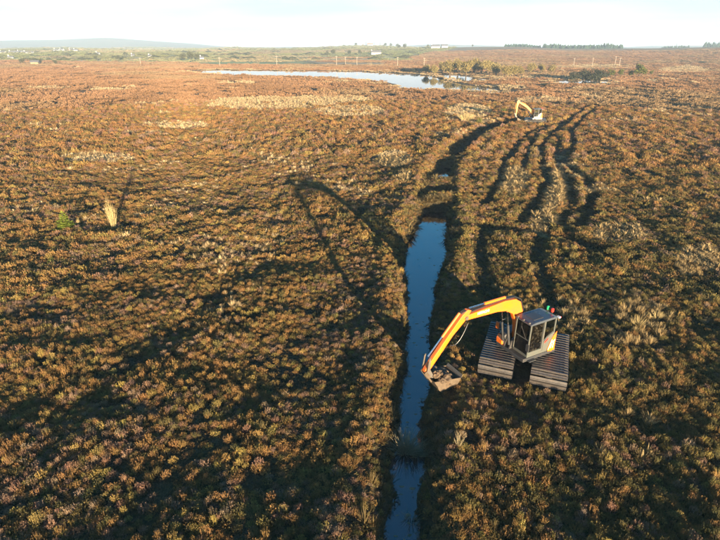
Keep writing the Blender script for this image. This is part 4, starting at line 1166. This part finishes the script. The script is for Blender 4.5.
# ------------------------------------------------------------------ trees and scrub
def broad_tree(name, h, rad, mat, r, lobes=7, leaves=420, leaf=.35, trunks=3):
    root = empty(name, (0, 0, 0))
    bm = bmesh.new()
    for k in range(trunks):
        a = r.uniform(0, 6.283); d = Vector((math.cos(a), math.sin(a), 0)) * rad * r.uniform(.15, .45)
        p = [Vector((0, 0, -.3)), d * .4 + Vector((0, 0, h * .25)), d * .9 + Vector((0, 0, h * .55)), d * 1.1 + Vector((0, 0, h * .8))]
        tube_bm(p, [h * .03, h * .022, h * .014, h * .006], 5, bm, False)
        for j in range(4):
            q = p[1].lerp(p[3], r.uniform(.2, .9)); a2 = r.uniform(0, 6.283)
            e_ = q + Vector((math.cos(a2), math.sin(a2), .9)) * rad * .4
            tube_bm([q, q.lerp(e_, .5), e_], [h * .01, h * .007, h * .003], 4, bm, False)
    bm_obj('trunk', bm, M_BARK, root)
    cs = []
    for k in range(lobes):
        a = r.uniform(0, 6.283); q = math.sqrt(r.uniform(0, 1)) * rad * .62
        cs.append((Vector((math.cos(a) * q, math.sin(a) * q, h * r.uniform(.38, .78))), rad * r.uniform(.34, .58)))
    V, F_ = [], []
    for i in range(leaves):
        c, rr = cs[i % lobes]; d = Vector((r.normal(), r.normal(), r.normal())).normalized()
        p = c + Vector((d.x, d.y, d.z * .8)) * rr * r.uniform(.55, 1.08)
        if p.z < .15: p.z = .15 + abs(p.z) * .3
        u = Vector((r.normal(), r.normal(), r.normal())).normalized(); w_ = u.cross(Vector((r.normal(), r.normal(), r.normal()))).normalized(); s = leaf * r.uniform(.6, 1.3)
        k = len(V); V += [p - u * s * .5, p + w_ * s * .38, p + u * s * .6, p - w_ * s * .38]; F_.append((k, k + 1, k + 2, k + 3))
    mesh_obj('crown', V, F_, mat, root)
    return root
def place(proto, used, px, py, scale, label, cat, group, dist=None, flat=1.):
    o = copy_tree(proto) if proto.get('used') else proto
    proto['used'] = 1; o['used'] = 1
    x, y = at(px, py) if dist is None else bearing(px, py, dist)
    z = gz(x, y)
    o.location = (x, y, z - .1); o.rotation_euler = (0, 0, random.uniform(0, 6.28)); o.scale = (scale, scale, scale * flat)
    return tag(o, label, cat, group)
ORD = ['first', 'second', 'third', 'fourth', 'fifth', 'sixth', 'seventh', 'eighth', 'ninth', 'tenth', 'eleventh', 'twelfth', 'thirteenth', 'fourteenth', 'fifteenth', 'sixteenth', 'seventeenth', 'eighteenth']
WIL = [broad_tree('willow_shrub', 6.4, 3.2, M_WILLOW, r2, 12, 2000, .42, 5) for _ in range(3)]
for i, (px, py, s) in enumerate([(426, 74, .8), (434, 75, .8), (443, 73, 1.0), (450, 75, 1.25), (458, 73.5, 1.2), (466, 76, 1.2), (474, 74, 1.3), (481, 74.5, 1.1), (488, 74, 1.15), (496, 76.5, 1.05), (505, 77.5, .85), (512, 77, .9), (520, 76, .8), (531, 73.5, .9), (541, 73, .8), (551, 74, .8)]):
    place(WIL[i % 3], None, px, py, s * 1.12, ORD[i] + ' ochre willow shrub from the left beside the lake', 'shrub', 'willow shrubs by the lake')
DRK = [broad_tree('dark_thicket', 4.6, 3.8, M_DARKLEAF, r2, 9, 1200, .5) for _ in range(2)]
for i, (px, py, s) in enumerate([(574, 80, .8), (583, 80, 1.05), (592, 80.3, 1.15), (600, 80.3, 1.0)]):
    place(DRK[i % 2], None, px, py, s, ORD[i] + ' dark thicket from the left behind the small pond', 'shrub', 'dark thickets behind the pond')
GRN = [broad_tree('green_shrub', 6., 2.6, M_GREENLEAF, r2, 8, 1100, .45) for _ in range(2)]
for i, (px, py, s, lb) in enumerate([(611, 77, .75, 'low green shrub just right of the dark thickets'), (620, 77, .7, 'green shrub between the thickets and the tall bushy tree'), (639, 77.5, 1.25, 'tallest bushy green tree on the right side of the moor'), (630, 77, .6, 'small green shrub close to the left of the tallest bushy tree'), (651, 75, .5, 'small green shrub right of the tallest bushy tree')]):
    place(GRN[i % 2], None, px, py, s, lb, 'shrub', 'green shrubs on the right of the moor')
place(DRK[0], None, 701, 65.5, .9, 'lone dark flat gorse bush on the far right slope', 'shrub', 'dark thickets behind the pond', flat=.5)
place(DRK[1], None, 547, 86.5, .6, 'low dark bush on the near side of the pond', 'shrub', 'dark thickets behind the pond', flat=.5)
place(DRK[0], None, 404, 71.5, .8, 'dark low bush on the far lake shore left of the willows', 'shrub', 'dark thickets behind the pond', flat=.6)
place(DRK[1], None, 414, 72, .85, 'dark low bush on the far lake shore touching the willows', 'shrub', 'dark thickets behind the pond', flat=.6)
place(DRK[1], None, 62.5, 70.3, .45, 'dark little bush alone on the left side of the moor', 'shrub', 'dark thickets behind the pond', flat=.5)
SM = broad_tree('gorse_bush', .8, .7, M_GREENLEAF, r2, 6, 260, .12, 2)
place(SM, None, 350, 150, 1.1, 'small green bush in the middle of the bog left of the ditch', 'shrub', 'small gorse bushes')
place(SM, None, 54, 264, .6, 'low yellow-green bush below the conifer sapling', 'shrub', 'small gorse bushes')
place(SM, None, 478, 124, 1.5, 'yellow-green bush beside the tall reeds near the distant digger', 'shrub', 'small gorse bushes')
place(SM, None, 503, 113, 1.5, 'yellow-green bush left of the distant digger arm', 'shrub', 'small gorse bushes')
FAR = [broad_tree('distant_tree', 11., 6., M_FARLEAF, r2, 9, 800, .95, 1) for _ in range(3)]
FT = [(183, 60, 620, .7, 'left tree of the clump beyond the left end of the lake'), (190, 60, 640, .85, 'middle tree of the clump beyond the left end of the lake'), (197, 60, 630, .7, 'right tree of the clump beyond the left end of the lake'),
      (399, 53, 1150, .8, 'left dark tree on the skyline fields above the lake'), (405, 52, 1150, 1., 'rounded dark tree on the skyline fields above the lake'), (327, 58, 800, .6, 'low tree left of the white farmhouse beyond the lake'), (333, 57, 800, .8, 'tree close left of the white farmhouse beyond the lake'), (349, 57, 820, .7, 'bushy tree right beside the utility pole beyond the lake'), (360, 57, 820, .7, 'bushy tree left of the white farmhouse roof beyond the lake'),
      (356, 48, 1600, .9, 'leftmost tree of the skyline grove'), (385, 48, 1600, 1., 'tree right of the pointed conifers in the skyline grove'), (391, 48, 1600, 1., 'second tree right of the pointed conifers in the skyline grove'), (397, 49, 1600, 1., 'rightmost tree of the skyline grove'), (344, 48, 1600, .5, 'tiny lone tree on the skyline left of the grove'),
      (40, 63, 560, .45, 'bush beside the dark roofed hut at the far left edge'), (22, 63, 560, .5, 'bush left of the dark roofed hut'), (55, 64, 540, .4, 'bush right of the dark roofed hut'), (96, 60, 640, .5, 'small tree between hut and lake'), (118, 60, 640, .5, 'second small tree between hut and lake'), (428, 54, 1150, .7, 'tree left of the pair of white farm buildings'), (472, 52, 1200, .5, 'small tree right of the pair of white farm buildings')]
for i, (px, py, dd, s, lb) in enumerate(FT): place(FAR[i % 3], None, px, py, s, lb, 'tree', 'distant trees', dist=dd)
CON = [conifer('distant_conifer', 15., 3.6, M_CONIFER, 9, 9) for _ in range(2)]
for i, (px, s, lb) in enumerate([(366, 1., 'tall pointed conifer at the left of the skyline grove'), (369, .8, 'second pointed conifer in the skyline grove'), (374, 1., 'third pointed conifer in the skyline grove'), (380, .85, 'fourth pointed conifer in the skyline grove'), (676, .9, 'single pointed conifer standing out on the right skyline')]):
    place(CON[i % 2], None, px, 48, s, lb, 'tree', 'skyline conifers', dist=1600 if px < 600 else 1250)
# plantation woods on the right skyline and hedges among the far fields read as masses
V, F_ = [], []
def cone(x, y, z, h, rd, r):
    k = len(V); n = 7
    for ring, (rr, zz) in enumerate(((rd, .08), (rd * .78, .35), (rd * .45, .65))):
        for j in range(n):
            a = 6.283 * j / n + ring * .4; q = rr * r.uniform(.7, 1.2); V.append((x + math.cos(a) * q, y + math.sin(a) * q, z + h * zz * r.uniform(.9, 1.1)))
    V.append((x, y, z + h))
    for ring in (0, 1):
        for j in range(n): F_.append((k + ring * n + j, k + ring * n + (j + 1) % n, k + ring * n + n + (j + 1) % n)); F_.append((k + ring * n + j, k + ring * n + n + (j + 1) % n, k + ring * n + n + j))
    for j in range(n): F_.append((k + 2 * n + j, k + 2 * n + (j + 1) % n, k + 3 * n))
for p0, p1, dd, n, h0 in ((505, 540, 1180, 90, 7), (543, 560, 1150, 60, 9), (553, 622, 1160, 220, 8), (600, 612, 1160, 40, 11), (662, 690, 1500, 70, 10), (703, 722, 1500, 70, 16), (722, 800, 1500, 120, 14)):
    for i in range(n):
        px = r2.uniform(p0, p1); D_ = dd + r2.uniform(-20, 60); x, y = bearing(px, 48, D_)
        cone(x, y, gz(x, y) - .5, h0 * r2.uniform(.6, 1.15), 3.2 * r2.uniform(.7, 1.2), r2)
tag(mesh_obj('plantation_wood', V, F_, M_CONIFER), 'dark conifer plantation along the right skyline', kind='stuff')
V, F_ = [], []
for i in range(330):
    px = r2.uniform(-40, 420); D_ = 650 + r2.uniform(0, 1) ** 1.5 * 2300
    D_ = round(D_ / 170) * 170 + (vnoise(np.array([px]), np.array([D_]), 60, 71)[0] - .5) * 160
    if D_ < 640: continue
    x, y = bearing(px, 50, D_); cone(x, y, gz(x, y) - .5, r2.uniform(1, 3.2) * (1 + D_ / 2500), r2.uniform(3, 9) * (1 + D_ / 2500), r2)
tag(mesh_obj('hedgerows', V, F_, M_FARLEAF), 'hedges and scrub between the far fields on the left', kind='stuff')

# ------------------------------------------------------------------ houses, hut, poles
M_RENDER = mat_dirty('white_render', (.55, .54, .51), amount=.15, rough=.8, scale=.3)
M_SLATE = mat_dirty('slate_roof', (.10, .10, .11), amount=.2, rough=.7, scale=.4)
M_REDROOF = mat_dirty('red_tile_roof', (.33, .12, .07), amount=.2, rough=.8, scale=.4)
M_WINDOW = mat_dirty('dark_window', (.03, .035, .04), amount=.0, rough=.15)
M_POLE = mat_dirty('pole_timber', (.32, .26, .2), amount=.2, rough=.85, scale=.8)
def sight(px, py, d0=560., d1=3400.):
    """distance at which the line of sight through a point of the skyline meets the terrain"""
    ds = np.linspace(d0, d1, 900); r = ray(px, py); h = math.hypot(r[0], r[1])
    zl = CAM_H + r[2] / h * ds; zg = ground(r[0] / h * ds, r[1] / h * ds)
    hit = np.nonzero(zg >= zl)[0]
    return float(ds[hit[0]]) if len(hit) else None
def house(px, py, dist, L, W, Hh_, label, roofm=M_SLATE, rz=.2, cat='house'):
    x, y = bearing(px, py, dist); root = tag(empty('farmhouse', (x, y, gz(x, y) - .3), rz), label, cat, 'distant houses')
    fr = Frame((1, 0))
    wall = bm_obj('wall', prism_bm(Frame((0, 1)), [(-W / 2, 0), (W / 2, 0), (W / 2, Hh_), (0, Hh_ + W * .38), (-W / 2, Hh_)], -L / 2, L / 2), M_RENDER, root)
    o = .35; t = .22
    prof = [(-W / 2 - o, Hh_ - o * .76 + .05), (0, Hh_ + W * .38 + .05), (W / 2 + o, Hh_ - o * .76 + .05), (W / 2 + o, Hh_ - o * .76 + .05 + t), (0, Hh_ + W * .38 + .05 + t), (-W / 2 - o, Hh_ - o * .76 + .05 + t)]
    roof = bm_obj('roof', prism_bm(Frame((0, 1)), prof, -L / 2 - .3, L / 2 + .3), roofm, root)
    bm_obj('chimney', box_bm(fr, (-L / 2 + .2, -L / 2 + 1.2), (-.4, .4), (Hh_ + W * .3, Hh_ + W * .38 + 1.4)), M_RENDER, roof)
    for k in range(3):
        a = -L / 2 + L * (k + .5) / 3
        bm_obj('door' if k == 1 else 'window', box_bm(fr, (a - .55, a + .55), (W / 2, W / 2 + .06), (.05 if k == 1 else 1., 2.1)), M_WINDOW, root)
    return root
HS = [(3, 53.6, 5), (14, 53.4, 7), (21, 53.2, 5), (29, 53.8, 8), (57, 51.4, 5), (62, 51, 3.4), (72, 51, 4.2), (76, 51.4, 3.4), (98, 54.6, 3.2), (150, 57, 3), (11, 58.4, 4), (133, 56.4, 3)]
LB = ['white farmhouse at the far left edge of the fields', 'long white farm building right of the leftmost farmhouse', 'tall white house between two long farm buildings on the left', 'longest white farm building in the left group', 'leftmost white house of the second group on the left fields', 'small white house close to the leftmost of the second group', 'third white house of the second group on the left fields', 'rightmost white house of the second group on the left fields', 'small lone white house below the second group', 'small white cottage above the left end of the lake', 'white cottage lowest and nearest on the left fields', 'white cottage between the lone house and the lake cottage']
for (px, py, wpx), lb in zip(HS, LB):
    dd = sight(px, py) or 2000.; k = dd / 546.
    house(px, py, dd, wpx * k, min(2.2 * k, 9), 1.25 * k, lb, rz=random.uniform(-.35, .35))
house(376, 56, 830, 15, 7, 3.6, 'long white farmhouse beyond the middle of the lake', rz=.1)
house(370, 49, 1580, 16, 8, 5, 'red roofed house among the skyline conifers', M_REDROOF, .2)
house(435, 53, 1100, 17, 8, 4, 'left of the pair of white farm buildings above the willows', rz=.05)
house(444, 53, 1110, 12, 8, 4.4, 'right of the pair of white farm buildings above the willows', rz=.1)
house(202, 60, 660, 4.4, 3.4, 1.9, 'tiny white cottage right of the tree clump beyond the lake', rz=.3)
x, y = bearing(35, 62, 555); hut = tag(empty('field_hut', (x, y, gz(x, y) - .2), .15), 'low hut with dark pitched roof at the left edge of the moor', 'hut')
bm_obj('wall', box_bm(Frame((1, 0)), (-3.2, 3.2), (-2., 2.), (0, 2.1)), M_STRAWDARK, hut)
bm_obj('roof', prism_bm(Frame((0, 1)), [(-2.5, 2.0), (2.5, 2.0), (0, 3.6)], -3.6, 3.6), M_SLATE, hut)
PP = [(141, 66), (220, 66.5), (277, 66), (336.6, 66), (345.5, 65.5), (357, 66), (397.5, 66.5), (424, 66), (573.5, 66.5), (592, 66.5), (614.5, 66.5), (619, 67)]
pole0 = empty('utility_pole', (0, 0, 0))
bm_obj('pole', tube_bm([(0, 0, -.5), (0, 0, 8.)], [.2, .15], 8), M_POLE, pole0)
arm = bm_obj('crossarm', box_bm(Frame((1, 0)), (-.9, .9), (-.22, -.1), (7.4, 7.58)), M_POLE, pole0)
for q in (-.75, 0, .75): bm_obj('insulator', tube_bm([(q, .16, 7.58), (q, .16, 7.8)], .06, 6), M_WHITE, arm)
for i, (px, py) in enumerate(PP):
    o = pole0 if i == 0 else copy_tree(pole0)
    x, y = at(px, py); o.location = (x, y, gz(x, y)); o.rotation_euler.z = .3; o.scale = (1, 1, random.uniform(.72, 1.))
    tag(o, ORD[i] + ' utility pole from the left in the line beyond the lake', 'utility pole', 'utility poles beyond the lake')

# bits of peat, leaves and weed floating on the ditch
V, F_ = [], []
for i in range(70):
    yy = 11 + r2.uniform(0, 1) ** 1.3 * 36; ys = [p[1] for p in DITCH]
    xx = float(np.interp(yy, ys, [p[0] for p in DITCH])); ww = float(np.interp(yy, ys, D_W)); sd_ = r2.choice([-1, 1])
    xx += sd_ * (ww / 2 - .3) * (1 - r2.uniform(0, 1) ** 4 * .9); s_ = r2.uniform(.015, .07); k = len(V); n = 6; a0 = r2.uniform(0, 6.28)
    for j in range(n):
        a = a0 + 6.283 * j / n; q = s_ * r2.uniform(.5, 1.4); V.append((xx + math.cos(a) * q * 1.6, yy + math.sin(a) * q, WATER_Z + .004))
    V.append((xx, yy, WATER_Z + .004 + s_ * .4))
    for j in range(n): F_.append((k + j, k + (j + 1) % n, k + n))
tag(mesh_obj('floating_weed', V, F_, M_STRAWDARK), 'scraps of weed and peat floating on the ditch water', kind='stuff')

# ------------------------------------------------------------------ haze
b = NB('haze_air'); b.n.clear(); out = b.n.new('ShaderNodeOutputMaterial'); pv = b.n.new('ShaderNodeVolumePrincipled')
pv.inputs['Color'].default_value = (.62, .80, 1., 1); pv.inputs['Density'].default_value = .00026; pv.inputs['Anisotropy'].default_value = 0.
b.l.new(pv.outputs[0], out.inputs['Volume'])
bm = box_bm(Frame((0, 1)), (-300, 9500), (-9000, 9000), (-3.5, 95))
tag(bm_obj('haze', bm, b.m), 'pale haze thickening towards the horizon', kind='stuff')
